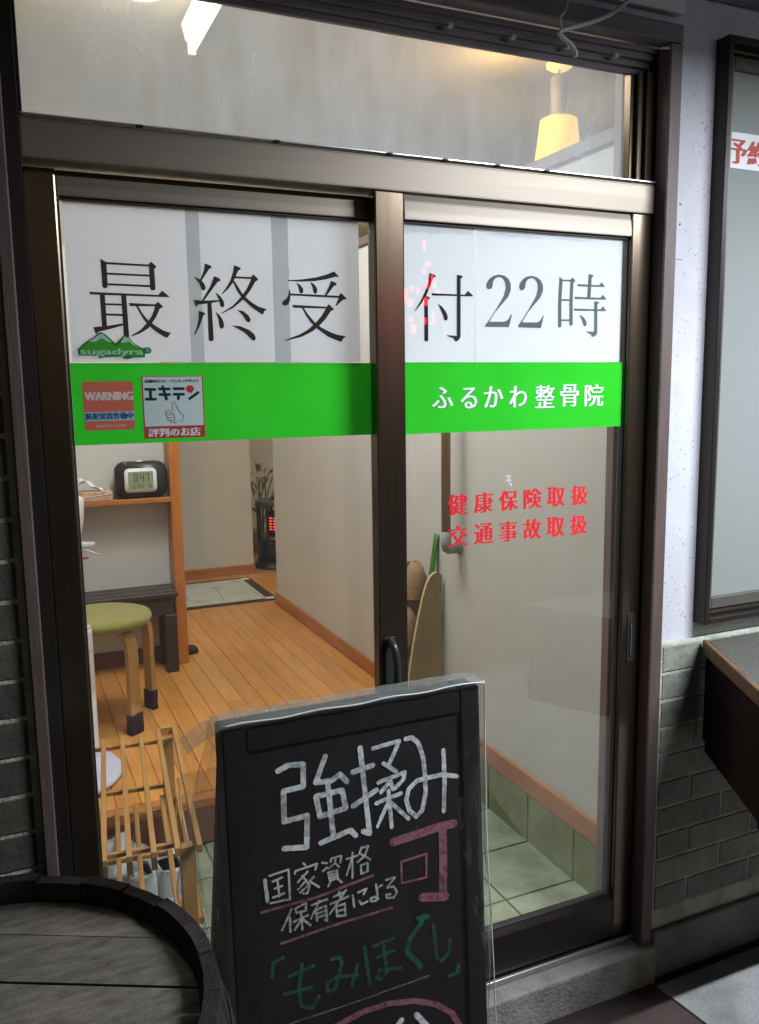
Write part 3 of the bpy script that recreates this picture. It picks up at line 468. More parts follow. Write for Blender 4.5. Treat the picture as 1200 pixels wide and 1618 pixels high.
# ================================================================ entrance frame and transom
en = empty('entrance_frame', (0.74, 0, 0.12), 'dark timber and bronze metal door frame with a dusty transom window above the sliding doors', 'door frame')
box('casing', M_casing, en, 1.420, 1.4568, -0.042, 0.0, 0.100, 2.3065, 0.003)
box('casing', M_casing, en, 0.0127, 0.036, -0.042, 0.0, 0.100, 2.3065, 0.003)
box('head_casing', M_casingd, en, 0.0135, 1.4568, -0.043, 0.0, 2.3075, 2.346, 0.003)
box('side_jamb', M_aludark, en, 1.4215, 1.4568, 0.0005, 0.10, 0.12, 2.3065, 0.001)
box('jamb_filler', M_aludark, en, 0.0127, 0.0362, 0.0005, 0.10, 0.12, 2.3065, 0.0)
box('side_jamb', M_aludark, en, 0.0365, 0.060, -0.012, 0.10, 0.12, 2.3065, 0.001)
# transom frame
tr = B()
for i, (y0, zz) in enumerate(((0.002, 2.296), (0.012, 2.283), (0.024, 2.270), (0.036, 2.258))):
    tr.box(0.061, 1.4205, y0, y0 + 0.0115, zz, 2.3065, 0.0012)
tr.put('transom_head_track', M_casingd, en)
tr = B()
for (xa, xb, ya, yb) in ((1.396, 1.420, 0.004, 0.030), (1.380, 1.394, 0.014, 0.040), (1.368, 1.379, 0.026, 0.050)):
    tr.box(xa, xb, ya, yb, 2.0135, 2.2575, 0.0015)
tr.put('transom_side_track', M_alu, en)
box('transom_left_stop', M_aludark, en, 0.061, 0.0665, 0.004, 0.050, 2.0135, 2.2575, 0.001)
rl = B().prism([(-0.004, 1.945), (-0.006, 1.978), (-0.005, 2.006), (-0.001, 2.012), (0.070, 2.012), (0.070, 1.945)], 'x', 0.0605, 1.4195, 0.0015).put('transom_rail', M_aluh, en)
box('rail_lip', M_steel, rl, 0.062, 1.419, -0.0085, 0.004, 2.0125, 2.0155, 0.0005)
for xx in (0.25, 0.50, 0.735, 0.86, 0.985, 1.11):
    box('drain_clip', M_black, rl, xx, xx + 0.012, -0.0125, 0.0, 2.0118, 2.0142, 0.0003)
for xx, zz in ((0.88, 2.277), (1.03, 2.277), (1.17, 2.277), (1.30, 2.277)):
    box('roller_clip', M_cable, rl, xx, xx + 0.012, 0.0005, 0.010, zz - 0.004, zz + 0.004, 0.0008)
box('transom_pane', G_transom, en, 0.067, 1.3675, 0.046, 0.049, 2.013, 2.2575, 0.0)

# ================================================================ sliding doors
def door(name, label, x0, x1, y0, y1, gx0, gx1, gz0, gz1, yg, bev_left=True):
    d = empty(name, ((x0 + x1) / 2, y0, 0.12), label, 'sliding door')
    zt = 1.941
    def stile(a, b_, nm='stile'):
        bb = B().prism(rrect(a, b_, y0, y1, 0.004, 2), 'z', 0.1225, zt); bb.put(nm, M_alu, d)
    stile(x0, gx0 - 0.004); stile(gx1 + 0.004, x1)
    B().prism([(y0, gz1 + 0.004), (y0 - 0.0, gz1 + 0.020), (y0 + 0.003, gz1 + 0.040), (y0 + 0.007, zt), (y1, zt), (y1, gz1 + 0.004)], 'x', gx0 - 0.0038, gx1 + 0.0038, 0.0012).put('top_rail', M_aluh, d)
    B().prism([(y0 + 0.004, 0.1225), (y0, 0.126), (y0, gz0 - 0.016), (y0 + 0.009, gz0 - 0.002), (y1, gz0 - 0.002), (y1, 0.1225)], 'x', gx0 - 0.0038, gx1 + 0.0038, 0.001).put('bottom_rail', M_aludark, d)
    gk = B()
    gk.box(gx0 - 0.0039, gx0, yg - 0.007, yg + 0.008, gz0, gz1, 0.0008).box(gx1, gx1 + 0.0039, yg - 0.007, yg + 0.008, gz0, gz1, 0.0008)
    gk.box(gx0, gx1, yg - 0.007, yg + 0.008, gz1 - 0.001, gz1 + 0.0039, 0.0008).box(gx0, gx1, yg - 0.007, yg + 0.008, gz0 - 0.0019, gz0 + 0.001, 0.0005)
    gk.put('gasket', M_black, d)
    box('glass_pane', G_door, d, gx0, gx1, yg - 0.002, yg + 0.002, gz0, gz1, 0.0)
    return d
dr = door('sliding_door', 'right-hand sliding door lettered 付22時 with red lettering low on its glass', 0.708, 1.4195, 0.0, 0.034, 0.781, 1.357, 0.243, 1.888, 0.018)
dl = door('sliding_door', 'left-hand sliding door lettered 最終受 with small stickers on its green band', 0.062, 0.765, 0.044, 0.078, 0.119, 0.722, 0.243, 1.893, 0.060)
# handles
hb = B()
hb.tube(catmull([(0.730, -0.002, 1.012), (0.731, -0.022, 1.006), (0.734, -0.030, 0.98), (0.735, -0.032, 0.94), (0.734, -0.026, 0.905), (0.732, -0.002, 0.893)], 6), 0.0085, 8)
hd = hb.put('pull_handle', M_black_pl, dr, True)
box('handle_plate', M_black_pl, hd, 0.718, 0.746, -0.003, 0.0003, 0.885, 1.02, 0.002)
rp = B().prism(rrect(1.381, 1.404, 0.868, 0.992, 0.006, 3), 'y', -0.0022, 0.0005).put('recessed_pull', M_black_pl, dr)
B().prism(rrect(1.386, 1.399, 0.878, 0.980, 0.005, 3), 'y', -0.0032, -0.0020).put('pull_cup', M_black, rp)
box('pull_edge', M_steel, rp, 1.3885, 1.3910, -0.0065, -0.0030, 0.885, 0.965, 0.0008)

# prints carried by the doors ------------------------------------------------
F_paper = film('white_paper', (0.67, 0.70, 0.76), 0.42, var=0.05)
F_paper_lit = film('white_paper_lit', (0.85, 0.90, 0.95), 0.30, var=0.04)  # lighter copy for the right door: the nearer lamp's light put in colour
F_backing = film('grey_backing_film', (0.48, 0.53, 0.57), 0.30, var=0.12, nscale=9)
F_green = film('green_film', (0.035, 0.56, 0.03), 0.22, gloss=0.035, var=0.14, nscale=7)
F_ink = film('black_ink', (0.020, 0.026, 0.030), 0.02)
F_ink_glare = film('glare_greyed_ink', (0.16, 0.19, 0.205), 0.15, var=0.15, nscale=14)  # greyer ink for the hour letters: glare on the pane put into colour
F_white = film('white_vinyl', (0.80, 0.86, 0.82), 0.2)
F_red = film('red_vinyl', (0.65, 0.035, 0.045), 0.15)
P_L = planeY(0.0580); P_R = planeY(0.0160)
def sheet(name, x0, x1, z0, z1, y, m, parent, wav=0.0):
    """thin sheet with a little real curl"""
    nu, nv = 10, 14
    bb = B().grid(nu, nv, lambda u, v: (x0 + (x1 - x0) * u, y + wav * (math.sin(u * 7 + v * 3) * 0.5 + math.sin(v * 9) * 0.5), z0 + (z1 - z0) * v))
    return bb.put(name, m, parent, True)
# papers sit behind the pane, letters are printed on their front face
for ga, gb in ((0.3435, 0.3685), (0.5125, 0.5455)): sheet('backing_film', ga, gb, 1.607, 1.8925, 0.0638, F_backing, dl)
s1 = sheet('paper_sheet', 0.124, 0.343, 1.607, 1.8925, 0.0636, F_paper, dl)
s2 = sheet('paper_sheet', 0.369, 0.512, 1.607, 1.8925, 0.0636, F_paper, dl)
s3 = sheet('paper_sheet', 0.546, 0.699, 1.607, 1.8925, 0.0636, F_paper, dl)
s4 = sheet('paper_sheet', 0.783, 0.955, 1.606, 1.887, 0.0217, F_paper_lit, dr)
s5 = sheet('paper_sheet', 0.957, 1.352, 1.606, 1.886, 0.0217, F_paper_lit, dr)
PL1 = planeY(0.0634); PR1 = planeY(0.0215)
flat('lettering', SAI, PL1, F_ink, s1)
flat('lettering', SHU, PL1, F_ink, s2)
flat('lettering', UKE, PL1, F_ink, s3)
flat('lettering', TSUKE, PR1, F_ink, s4)
flat('lettering', TWO, PR1, F_ink_glare, s5); flat('lettering', JI, PR1, F_ink_glare, s5)
# torn film edge at the top of the right pane
ed = []
for a, b_, hh in ((0.785, 0.95, 0.016), (0.99, 1.14, 0.012), (1.16, 1.27, 0.010)):
    n_ = 22; top = [(a + (b_ - a) * i / n_, 1.884 - random.uniform(0, 0.003)) for i in range(n_ + 1)]
    bot = [(a + (b_ - a) * i / n_, 1.884 - hh * random.uniform(0.35, 1.0)) for i in range(n_ + 1)]
    ed.append(top + bot[::-1])
flat('glue_residue', ed, PR1, film('glue_residue', (0.88, 0.92, 0.95), 0.5), dr, lift=0.0012)
# green bands (outside face of the panes)
gbL = flat('green_band', [rect(0.1195, 0.7215, 1.454, 1.605)], P_L, F_green, dl, lift=0.0003)
gbR = flat('green_band', [rect(0.7815, 1.3565, 1.454, 1.605)], P_R, F_green, dr, lift=0.0003)
F_sh = film('letter_edge', (0.02, 0.12, 0.03), 0.05)
NM = 'ふるかわ整骨院'
FB = [(0.846, 0.898, 1.507, 1.553), (0.916, 0.958, 1.505, 1.551), (0.975, 1.025, 1.506, 1.553), (1.041, 1.088, 1.505, 1.553), (1.110, 1.163, 1.502, 1.554), (1.179, 1.231, 1.504, 1.555), (1.248, 1.302, 1.503, 1.555)]
for ch, (xa, xb, za, zb) in zip(NM, FB):
    text('letter', ch, xa + 0.002, xb, za - 0.0012, zb - 0.0012, P_R, F_sh, gbR, lift=0.0006, smear=0.002)
    text('letter', ch, xa + 0.001, xb - 0.001, za, zb, P_R, F_white, gbR, lift=0.0012, smear=0.0015)
for body, za, zb in (('健康保険取扱', 1.2715, 1.3180), ('交通事故取扱', 1.2000, 1.2475)):
    for i, ch in enumerate(body):
        xc = (0.9098, 0.9755, 1.0408, 1.1066, 1.1718, 1.2386)[i]
        text('lettering', ch, xc - 0.0235, xc + 0.0235, za, zb, P_R, F_red, dr, lift=0.0006, smear=0.0022)
# tape residue left on the right pane
flat('tape_residue', [[(1.032, 1.352), (1.047, 1.353), (1.046, 1.349), (1.033, 1.348)], [(1.040, 1.348), (1.044, 1.348), (1.045, 1.338), (1.041, 1.337)], [(1.033, 1.343), (1.050, 1.342), (1.050, 1.3395), (1.034, 1.340)], [(1.042, 1.336), (1.046, 1.336), (1.052, 1.329), (1.047, 1.328)]], P_R, film('residue_white', (0.6, 0.62, 0.6), 0.4), dr, lift=0.0005)
# logo sticker
lo = flat('sticker', LOGO_OUT, P_L, film('dark_green_print', (0.03, 0.17, 0.05), 0.1), dl, lift=0.0005); lo['label'] = 'green mountain sticker lettered sugadyra'
flat('emblem', LOGO_IN, P_L, film('leaf_green_print', (0.055, 0.33, 0.03), 0.1), lo, lift=0.0009)
flat('snow_cap', LOGO_SNOW, P_L, film('pale_green_print', (0.38, 0.58, 0.45), 0.1), lo, lift=0.0013)
text('lettering', 'sugadyra', 0.1390, 0.2510, 1.6170, 1.6320, P_L, film('pale_green_print2', (0.36, 0.58, 0.44), 0.1), lo, lift=0.0016, smear=0.0011)
text('lettering', '®', 0.2560, 0.2645, 1.6250, 1.6330, P_L, film('pale_green_print3', (0.36, 0.58, 0.44), 0.1), lo, lift=0.0016)
# warning sticker
P_S = P_L
ws = flat('sticker', [rrect(0.1382, 0.2290, 1.4805, 1.5715, 0.005)], P_S, film('salmon_print', (0.52, 0.13, 0.09), 0.1), dl, lift=0.0007); ws['label'] = 'faded red WARNING sticker with a blue line of Japanese'
text('lettering', 'WARNING', 0.1420, 0.2270, 1.5363, 1.5520, P_S, film('pale_print', (0.62, 0.52, 0.46), 0.1), ws, lift=0.0011, smear=0.0014)
st_ = flat('stripe', [rect(0.1386, 0.2286, 1.4985, 1.5147)], P_S, film('pale_blue_print', (0.34, 0.46, 0.48), 0.1), ws, lift=0.0010)
text('lettering', '防犯装置作動中', 0.1418, 0.2266, 1.5010, 1.5135, P_S, film('blue_print', (0.03, 0.10, 0.25), 0.1), ws, lift=0.0014, smear=0.0009)
text('lettering', 'SECURITY SYSTEM', 0.1590, 0.2110, 1.4863, 1.4910, P_S, bpy.data.materials['pale_print'], ws, lift=0.0011)
# review site sticker
es = flat('sticker', [rect(0.2450, 0.3625, 1.4617, 1.5808)], P_S, film('dull_red_print', (0.38, 0.05, 0.045), 0.1), dl, lift=0.0007); es['label'] = 'white sticker with a thumbs-up hand and a red footer'
flat('panel', [rect(0.2475, 0.3600, 1.4852, 1.5792)], P_S, film('sticker_white', (0.50, 0.60, 0.58), 0.15), es, lift=0.0011)
F_dk = film('dark_print', (0.015, 0.035, 0.04), 0.02)
text('lettering', '店舗の口コミ・ランキングサイト', 0.2513, 0.3537, 1.5682, 1.5740, P_S, F_dk, es, lift=0.0015, smear=0.0005)
outline('lettering', EKI, 0.0052, P_S, F_dk, es, lift=0.0015)
flat('speech_bubble', EKIBAL, P_S, film('bubble_red', (0.45, 0.04, 0.04), 0.1), es, lift=0.0016)
outline('thumb_drawing', THUMB, 0.00075, P_S, film('thumb_line', (0.16, 0.07, 0.06), 0.02), es, lift=0.0015)
text('lettering', '評判のお店', 0.2538, 0.3522, 1.4650, 1.4815, P_S, film('footer_white', (0.62, 0.62, 0.58), 0.1), es, lift=0.0012, smear=0.0012)

# ================================================================ right-hand window
wi = empty('window', (2.25, 0, 0.95), 'bronze framed frosted window at the right edge with a white notice strip', 'window')
M_sash = mat('grey_bronze_sash', (0.12, 0.115, 0.10), 0.4, metal=0.5, var=0.15, nscale=5)
def ring(x0, x1, z0, z1, w_, y0, y1):
    return B().box(x0, x0 + w_, y0, y1, z0, z1, 0.002).box(x1 - w_, x1, y0, y1, z0, z1, 0.002).box(x0 + w_ + .0003, x1 - w_ - .0003, y0, y1, z1 - w_, z1, 0.002).box(x0 + w_ + .0003, x1 - w_ - .0003, y0, y1, z0, z0 + w_, 0.002)
ring(1.587, 2.93, 0.946, 2.346, 0.016, -0.048, 0.05).put('outer_frame', M_aludark, wi)
ring(1.6035, 2.9135, 0.963, 2.3295, 0.010, -0.026, 0.05).put('inner_track', M_alu, wi)
ring(1.6145, 2.27, 0.974, 2.3185, 0.030, -0.012, 0.016).put('sash', M_sash, wi)
ring(2.272, 2.90, 0.974, 2.3185, 0.030, 0.018, 0.046).put('sash', M_sash, wi)
def frosted():
    m = bpy.data.materials.new('frosted_glass'); m.use_nodes = True; nt = m.node_tree; n = nt.nodes; L = nt.links
    p = n['Principled BSDF']; p.inputs['Roughness'].default_value = 0.6; p.inputs['Base Color'].default_value = (0.30, 0.325, 0.31, 1)
    p.inputs['Specular IOR Level'].default_value = 0.25
    out = n['Material Output']; t = n.new('ShaderNodeBsdfTranslucent'); t.inputs[0].default_value = (0.30, 0.32, 0.29, 1)
    mx = n.new('ShaderNodeMixShader'); mx.inputs[0].default_value = 0.4; L.new(p.outputs[0], mx.inputs[1]); L.new(t.outputs[0], mx.inputs[2]); L.new(mx.outputs[0], out.inputs[0])
    tc = n.new('ShaderNodeTexCoord'); v = n.new('ShaderNodeTexNoise'); v.inputs['Scale'].default_value = 300; L.new(tc.outputs['Object'], v.inputs['Vector'])
    b = n.new('ShaderNodeBump'); b.inputs['Strength'].default_value = 0.3; b.inputs['Distance'].default_value = 0.002; L.new(v.outputs['Fac'], b.inputs['Height']); L.new(b.outputs[0], p.inputs['Normal'])
    return m
M_fr = frosted()
box('frosted_pane', M_fr, wi, 1.6448, 2.2398, 0.0, 0.004, 1.0042, 2.2882, 0.0)
box('frosted_pane', M_fr, wi, 2.3022, 2.8698, 0.030, 0.034, 1.0042, 2.2882, 0.0)
box('cross_bar', mat('window_bar', (0.14, 0.15, 0.15), 0.6), wi, 1.6448, 2.2398, 0.005, 0.009, 1.637, 1.667, 0.0)
nt_ = flat('notice_strip', [rect(1.647, 2.225, 2.069, 2.152)], planeY(0.0), film('notice_paper', (0.78, 0.78, 0.76), 0.2), wi, lift=0.0010)
F_nr = film('notice_red', (0.42, 0.10, 0.09), 0.05)
for i, ch in enumerate('予約優先制'):
    text('lettering', ch, 1.648 + i * 0.062, 1.648 + i * 0.062 + 0.056, 2.080, 2.136, planeY(0.0), F_nr, nt_, lift=0.0016, smear=0.0035)

# ================================================================ interior shell
def st(name, m, x0, x1, y0, y1, z0, z1, bev=0.0):
    o = B().box(x0, x1, y0, y1, z0, z1, bev).put(name, m); tag(o, kind='structure'); return o
FZ = 0.26
ceil = st('ceiling', M_ceil, -1.3, 3.6, 0.10, 5.8, 2.9, 2.95)
st('wall_left', M_wallint, -1.35, -1.25, 0.10, 5.8, 0, 2.9)
st('wall_back', M_wallint, -1.25, 3.5, 5.7, 5.8, 0, 2.9)
st('wall_far_right', M_wallint, 3.4, 3.5, 0.10, 5.7, 0, 2.9)
pr = st('wall_right', M_wallint, 1.459, 1.56, 0.13, 3.25, 0.1, 2.155)
box('wall_cap', M_post, pr, 1.448, 1.575, 0.131, 3.262, 2.1555, 2.192, 0.003)
box('baseboard', M_orange_h, pr, 1.447, 1.4588, 0.131, 3.2515, 0.262, 0.330, 0.003)
box('baseboard', M_orange_h, pr, 1.447, 1.575, 3.2505, 3.2625, 0.262, 0.330, 0.003)
pf = st('wall_far', M_wallint, -1.25, 1.567, 4.165, 4.27, 0.1, 2.9)
box('baseboard', M_orange_h, pf, -1.24, 1.575, 4.153, 4.1648, 0.2605, 0.325, 0.003)
pl_ = st('wall_low', M_wallint, -1.25, 0.686, 2.44, 2.54, 0.1, 2.19)
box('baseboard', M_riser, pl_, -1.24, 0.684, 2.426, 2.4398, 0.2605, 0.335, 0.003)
po = B().box(0.686, 0.735, 2.335, 2.55, 0.2602, 2.19, 0.003).put('post', M_orange)
tag(po, 'orange varnished wooden post beside the clock shelf', 'post')
sh = B().box(-1.2, 0.6855, 2.315, 2.4395, 1.048, 1.070, 0.002).put('shelf', M_orange_h)
tag(sh, 'orange wooden wall shelf carrying the clock and the tissue box', 'shelf')
# brown jamb just inside the door on the right
jb = B().box(1.407, 1.4585, 0.1005, 0.130, 0.104, 2.89, 0.002).put('jamb_post', M_post); tag(jb, 'dull brown wooden jamb at the near end of the right interior wall', 'post')
# genkan
gk_ = st('entry_floor', M_grout, -1.25, 1.459, 0.10, 0.958, 0.0, 0.096)
base = unit(M_tile, 0.008, 'tile', 0.002); items = []
y = 0.048 + 0.001
ys = [(0.105, 0.279), (0.287, 0.517), (0.525, 0.755), (0.763, 0.955)]
for (ya, yb) in ys:
    x = 1.452
    while x > -1.2:
        items.append((x - 0.232, x, ya, yb, 0.088, 0.1015 + random.uniform(0, 0.0008))); x -= 0.240
list(pieces('tile', M_tile, gk_, items, base))
base = unit(M_tilew, 0.01, 'tile', 0.002)
items = [(1.449, 1.459, ya, yb, 0.103, 0.2615) for ya, yb in ((0.132, 0.279), (0.287, 0.517), (0.525, 0.755), (0.763, 0.955))]
list(pieces('skirting_tile', M_tilew, pr, items, base))
# raised timber floor
rf_ = st('raised_floor', M_gap, -1.25, 3.4, 0.975, 5.7, 0.0, 0.2480)
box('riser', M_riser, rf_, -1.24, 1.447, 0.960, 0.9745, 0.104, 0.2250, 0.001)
box('nosing', M_orange_h, rf_, -1.24, 1.447, 0.952, 1.0, 0.2260, 0.2602, 0.004)
base = unit(M_board, 0.006, 'board'); items = []
x = 1.4475; r = 0
while x > -0.55:
    w_ = 0.0755; y = 1.0015; first = True
    while y < 5.69:
        ln = random.choice((0.45, 0.6, 0.75, 0.9, 0.9)) if first else 0.9
        yb = min(y + ln, 5.69); items.append((x - w_ + 0.0022, x, y, yb - 0.0015, 0.235, 0.2600 + random.uniform(-0.0004, 0.0004))); y = yb; first = False
    x -= w_
    r += 1
items.append((1.4485, 3.39, 3.28, 5.69, 0.235, 0.2597))
list(pieces('board', M_board, rf_, items, base))

# ================================================================ lamps
def tube_lamp(name, label, x0, x1, y0, y1, z, energy, col, estr, axis):
    t = empty(name, ((x0 + x1) / 2, (y0 + y1) / 2, z + 0.09), label, 'lamp')
    if axis == 'y':
        B().prism([(x0 - 0.035, z + 0.09), (x0 - 0.02, z + 0.028), (x0 + 0.02, z + 0.028), (x0 + 0.035, z + 0.09)], 'y', y0 - 0.02, y1 + 0.02, 0.003).put('housing', M_white_pl, t)
        e0, e1 = (x0, y0, z), (x0, y1, z)
        for yy in (y0 - 0.005, y1 + 0.005): B().box(x0 - 0.014, x0 + 0.014, yy - 0.012, yy + 0.012, z - 0.018, z + 0.03, 0.003).put('lamp_holder', M_white_pl, t)
    else:
        B().prism([(y0 - 0.035, z + 0.09), (y0 - 0.02, z + 0.028), (y0 + 0.02, z + 0.028), (y0 + 0.035, z + 0.09)], 'x', x0 - 0.02, x1 + 0.02, 0.003).put('housing', M_white_pl, t)
        e0, e1 = (x0, y0, z), (x1, y0, z)
        for xx in (x0 - 0.005, x1 + 0.005): B().box(xx - 0.012, xx + 0.012, y0 - 0.014, y0 + 0.014, z - 0.018, z + 0.03, 0.003).put('lamp_holder', M_white_pl, t)
    B().tube([e0, e1], 0.0145, 12).put('tube', emis(name + '_glow', col, estr), t, True)
    Lg = math.dist(e0, e1)
    lamp('tube_light', 'AREA', ((e0[0] + e1[0]) / 2, (e0[1] + e1[1]) / 2, z - 0.017), energy, col, t, shape='RECTANGLE', size=Lg if axis == 'x' else 0.03, size_y=0.03 if axis == 'x' else Lg)
    return t
tube_lamp('fluorescent_lamp', 'bare fluorescent tube under its white batten, seen through the left of the transom', 0.735, 0.735, 0.50, 1.70, 2.80, 32, (0.93, 0.97, 1.0), 2.6, 'y')
tube_lamp('canopy_lamp', 'bare fluorescent tube lamp fixed under the canopy, above the picture', 1.42, 2.62, -1.22, -1.22, 2.328, 145, (0.84, 0.91, 1.0), 16, 'x')
# round ceiling light
cl = empty('ceiling_light', (0.40, 1.30, 2.9), 'round glowing ceiling light cut off by the top edge', 'lamp')
B().lathe([(0.15, -0.001), (0.15, -0.02), (0.145, -0.03)], (0.49, 1.34, 2.9), 32).put('base_ring', M_white_pl, cl)
B().lathe([(0.142, -0.031), (0.138, -0.05), (0.11, -0.07), (0.06, -0.078), (0.005, -0.08)], (0.49, 1.34, 2.9), 32).put('diffuser', emis('diffuser_glow', (1.0, 0.97, 0.9), 2.2), cl, True)
lamp('diffuser_light', 'POINT', (0.49, 1.34, 2.74), 34, (1.0, 0.94, 0.83), cl, shadow_soft_size=0.12)
# pendant lamp
pd = empty('pendant_lamp', (2.25, 1.53, 2.9), 'glowing yellow glass pendant lamp on a white stem near the top right of the transom', 'lamp')
B().lathe([(0.055, -0.001), (0.055, -0.018), (0.04, -0.028)], (2.252, 1.53, 2.9), 24).put('ceiling_rose', emis('rose_glow', (1.0, 0.75, 0.25), 1.2), pd, True)
PX, PYY = 2.252, 1.53
B().lathe([(0.024, -0.05), (0.030, -0.054), (0.036, -0.062), (0.037, -0.12), (0.034, -0.125), (0.034, -0.215), (0.04, -0.222)], (PX, PYY, 2.90), 24).put('stem', mat('cream_stem', (0.26, 0.25, 0.22), 0.6), pd, True)
B().tube([(PX, PYY, 2.888), (PX, PYY, 2.845)], 0.004, 8).put('rose_arm', M_cable, pd)
B().lathe([(0.066, 0.0), (0.078, -0.006), (0.088, -0.09), (0.104, -0.20)], (PX, PYY, 2.676), 32, capb=True, capt=True).put('glass_shade', emis('shade_glow', (1.0, 0.56, 0.045), 1.7), pd, True)
lamp('shade_light', 'POINT', (PX - 0.02, PYY, 2.36), 26, (1.0, 0.66, 0.25), pd, shadow_soft_size=0.06)
lamp('rose_light', 'POINT', (PX - 0.30, PYY, 2.72), 9, (1.0, 0.66, 0.25), pd, shadow_soft_size=0.04)
# unseen ceiling lamp, added to light the far room
fl = empty('far_room_fill_lamp', (2.4, 4.6, 2.9), 'round ceiling lamp added out of sight to light the far room', 'lamp')
B().lathe([(0.2, -0.001), (0.2, -0.05), (0.14, -0.07)], (2.4, 4.6, 2.9), 24).put('diffuser', emis('far_fill_glow', (1, .93, .8), 2), fl, True)
lamp('far_fill_light', 'POINT', (2.4, 4.6, 2.7), 26, (1.0, 0.90, 0.74), fl, shadow_soft_size=0.12)
# ceiling lamp added out of view to brighten the hallway
hl = empty('hallway_fill_lamp', (-0.45, 3.3, 2.9), 'flat ceiling lamp added unseen to brighten the hallway', 'lamp')
B().lathe([(0.16, -0.001), (0.16, -0.04), (0.12, -0.055)], (-0.45, 3.3, 2.9), 24).put('diffuser', emis('hall_fill_glow', (1, .9, .74), 2), hl, True)
lamp('hall_fill_light', 'POINT', (-0.45, 3.3, 2.74), 34, (1.0, 0.92, 0.79), hl, shadow_soft_size=0.12)

# ================================================================ interior things
M_felt = mat('olive_felt', (0.30, 0.28, 0.05), 0.95, var=0.25, nscale=60, bump=0.4, bscale=160, sheen=0.4)
M_birch = mat('birch_ply', (0.52, 0.30, 0.10), 0.45, var=0.2, nscale=5, stretch=(8, 8, 1), bump=0.05)
M_sock = mat('brown_knit', (0.030, 0.012, 0.014), 0.95, var=0.3, nscale=80, bump=0.6, bscale=200)
# stool
so = empty('stool', (0.287, 1.728, FZ), 'round stool with olive green felt seat and bent birch legs in dark knitted socks', 'stool')
cxs, cys = 0.287, 1.728
B().lathe([(0.172, 0.405), (0.188, 0.412), (0.195, 0.428), (0.190, 0.442), (0.165, 0.449), (0.08, 0.452), (0.004, 0.452)], (cxs, cys, FZ), 48).put('seat', M_felt, so, True)
for k, a in enumerate((-0.995, 0.49, 2.08, 3.58)):
    ca, sa = math.cos(a), math.sin(a)
    if k == 0: bx_, by_ = 0.377 - cxs, 1.588 - cys
    elif k == 1: bx_, by_ = 0.477 - cxs, 1.827 - cys
    else: bx_, by_ = 0.175 * ca, 0.175 * sa
    rr = math.hypot(bx_, by_); ux, uy = bx_ / rr, by_ / rr; rr = max(rr, 0.172)
    prof = [(0.02, 0.398), (rr - 0.055, 0.398), (rr - 0.022, 0.388), (rr - 0.004, 0.36), (rr, 0.32), (rr, 0.065)]
    th = 0.019; outer = []; inner = []
    for i, (r_, z_) in enumerate(prof):
        a0 = prof[max(i - 1, 0)]; a1 = prof[min(i + 1, len(prof) - 1)]; dx, dz = a1[0] - a0[0], a1[1] - a0[1]; q = math.hypot(dx, dz)
        nx, nz = -dz / q, dx / q
        outer.append((r_ + nx * th / 2, z_ + nz * th / 2)); inner.append((r_ - nx * th / 2, z_ - nz * th / 2))
    bb = B(); tmp = bmesh.new(); wv = 0.024
    ring_ = outer + inner[::-1]
    V0 = [tmp.verts.new((cxs + ux * r_ - uy * wv, cys + uy * r_ + ux * wv, FZ + z_)) for r_, z_ in ring_]
    V1 = [tmp.verts.new((cxs + ux * r_ + uy * wv, cys + uy * r_ - ux * wv, FZ + z_)) for r_, z_ in ring_]
    n_ = len(prof)
    for VV in (V0, V1):
        for i in range(n_ - 1): tmp.faces.new((VV[i], VV[i + 1], VV[2 * n_ - 2 - i], VV[2 * n_ - 1 - i]))
    for i in range(2 * n_): tmp.faces.new((V0[i], V0[(i + 1) % (2 * n_)], V1[(i + 1) % (2 * n_)], V1[i]))
    lg = bb.add(tmp).put('leg', M_birch, so)
    b2 = bmesh.new(); bmesh.ops.create_cube(b2, size=1); bmesh.ops.scale(b2, vec=(0.028, 0.058, 0.078), verts=b2.verts)
    bmesh.ops.subdivide_edges(b2, edges=b2.edges[:], cuts=2, use_grid_fill=True)
    for v in b2.verts: v.co += Vector((random.uniform(-.0025, .0025), random.uniform(-.0025, .0025), random.uniform(-.003, .003) if v.co.z > -.038 else 0))
    B().add(b2, Matrix.Translation((cxs + ux * rr, cys + uy * rr, FZ + 0.040)) @ Matrix.Rotation(math.atan2(uy, ux), 4, 'Z')).put('sock', M_sock, lg, True)

# dark bench
be = empty('bench', (0.1, 2.33, FZ), 'dark stained wooden bench under the shelf, behind the stool', 'bench')
for i, (ya, yb) in enumerate(((2.225, 2.290), (2.293, 2.358), (2.361, 2.424))):
    box('seat_board', M_wood_dk, be, -0.75, 0.680, ya, yb, 0.618, 0.640 + 0.0006 * i, 0.003)
box('apron', M_wood_dk, be, -0.72, 0.655, 2.236, 2.254, 0.535, 0.6175, 0.002)
for xx in (-0.70, 0.615):
    box('leg', M_wood_dk, be, xx, xx + 0.055, 2.232, 2.285, FZ + 0.0005, 0.534, 0.003)
    box('leg', M_wood_dk, be, xx, xx + 0.055, 2.37, 2.42, FZ + 0.0005, 0.534, 0.003)

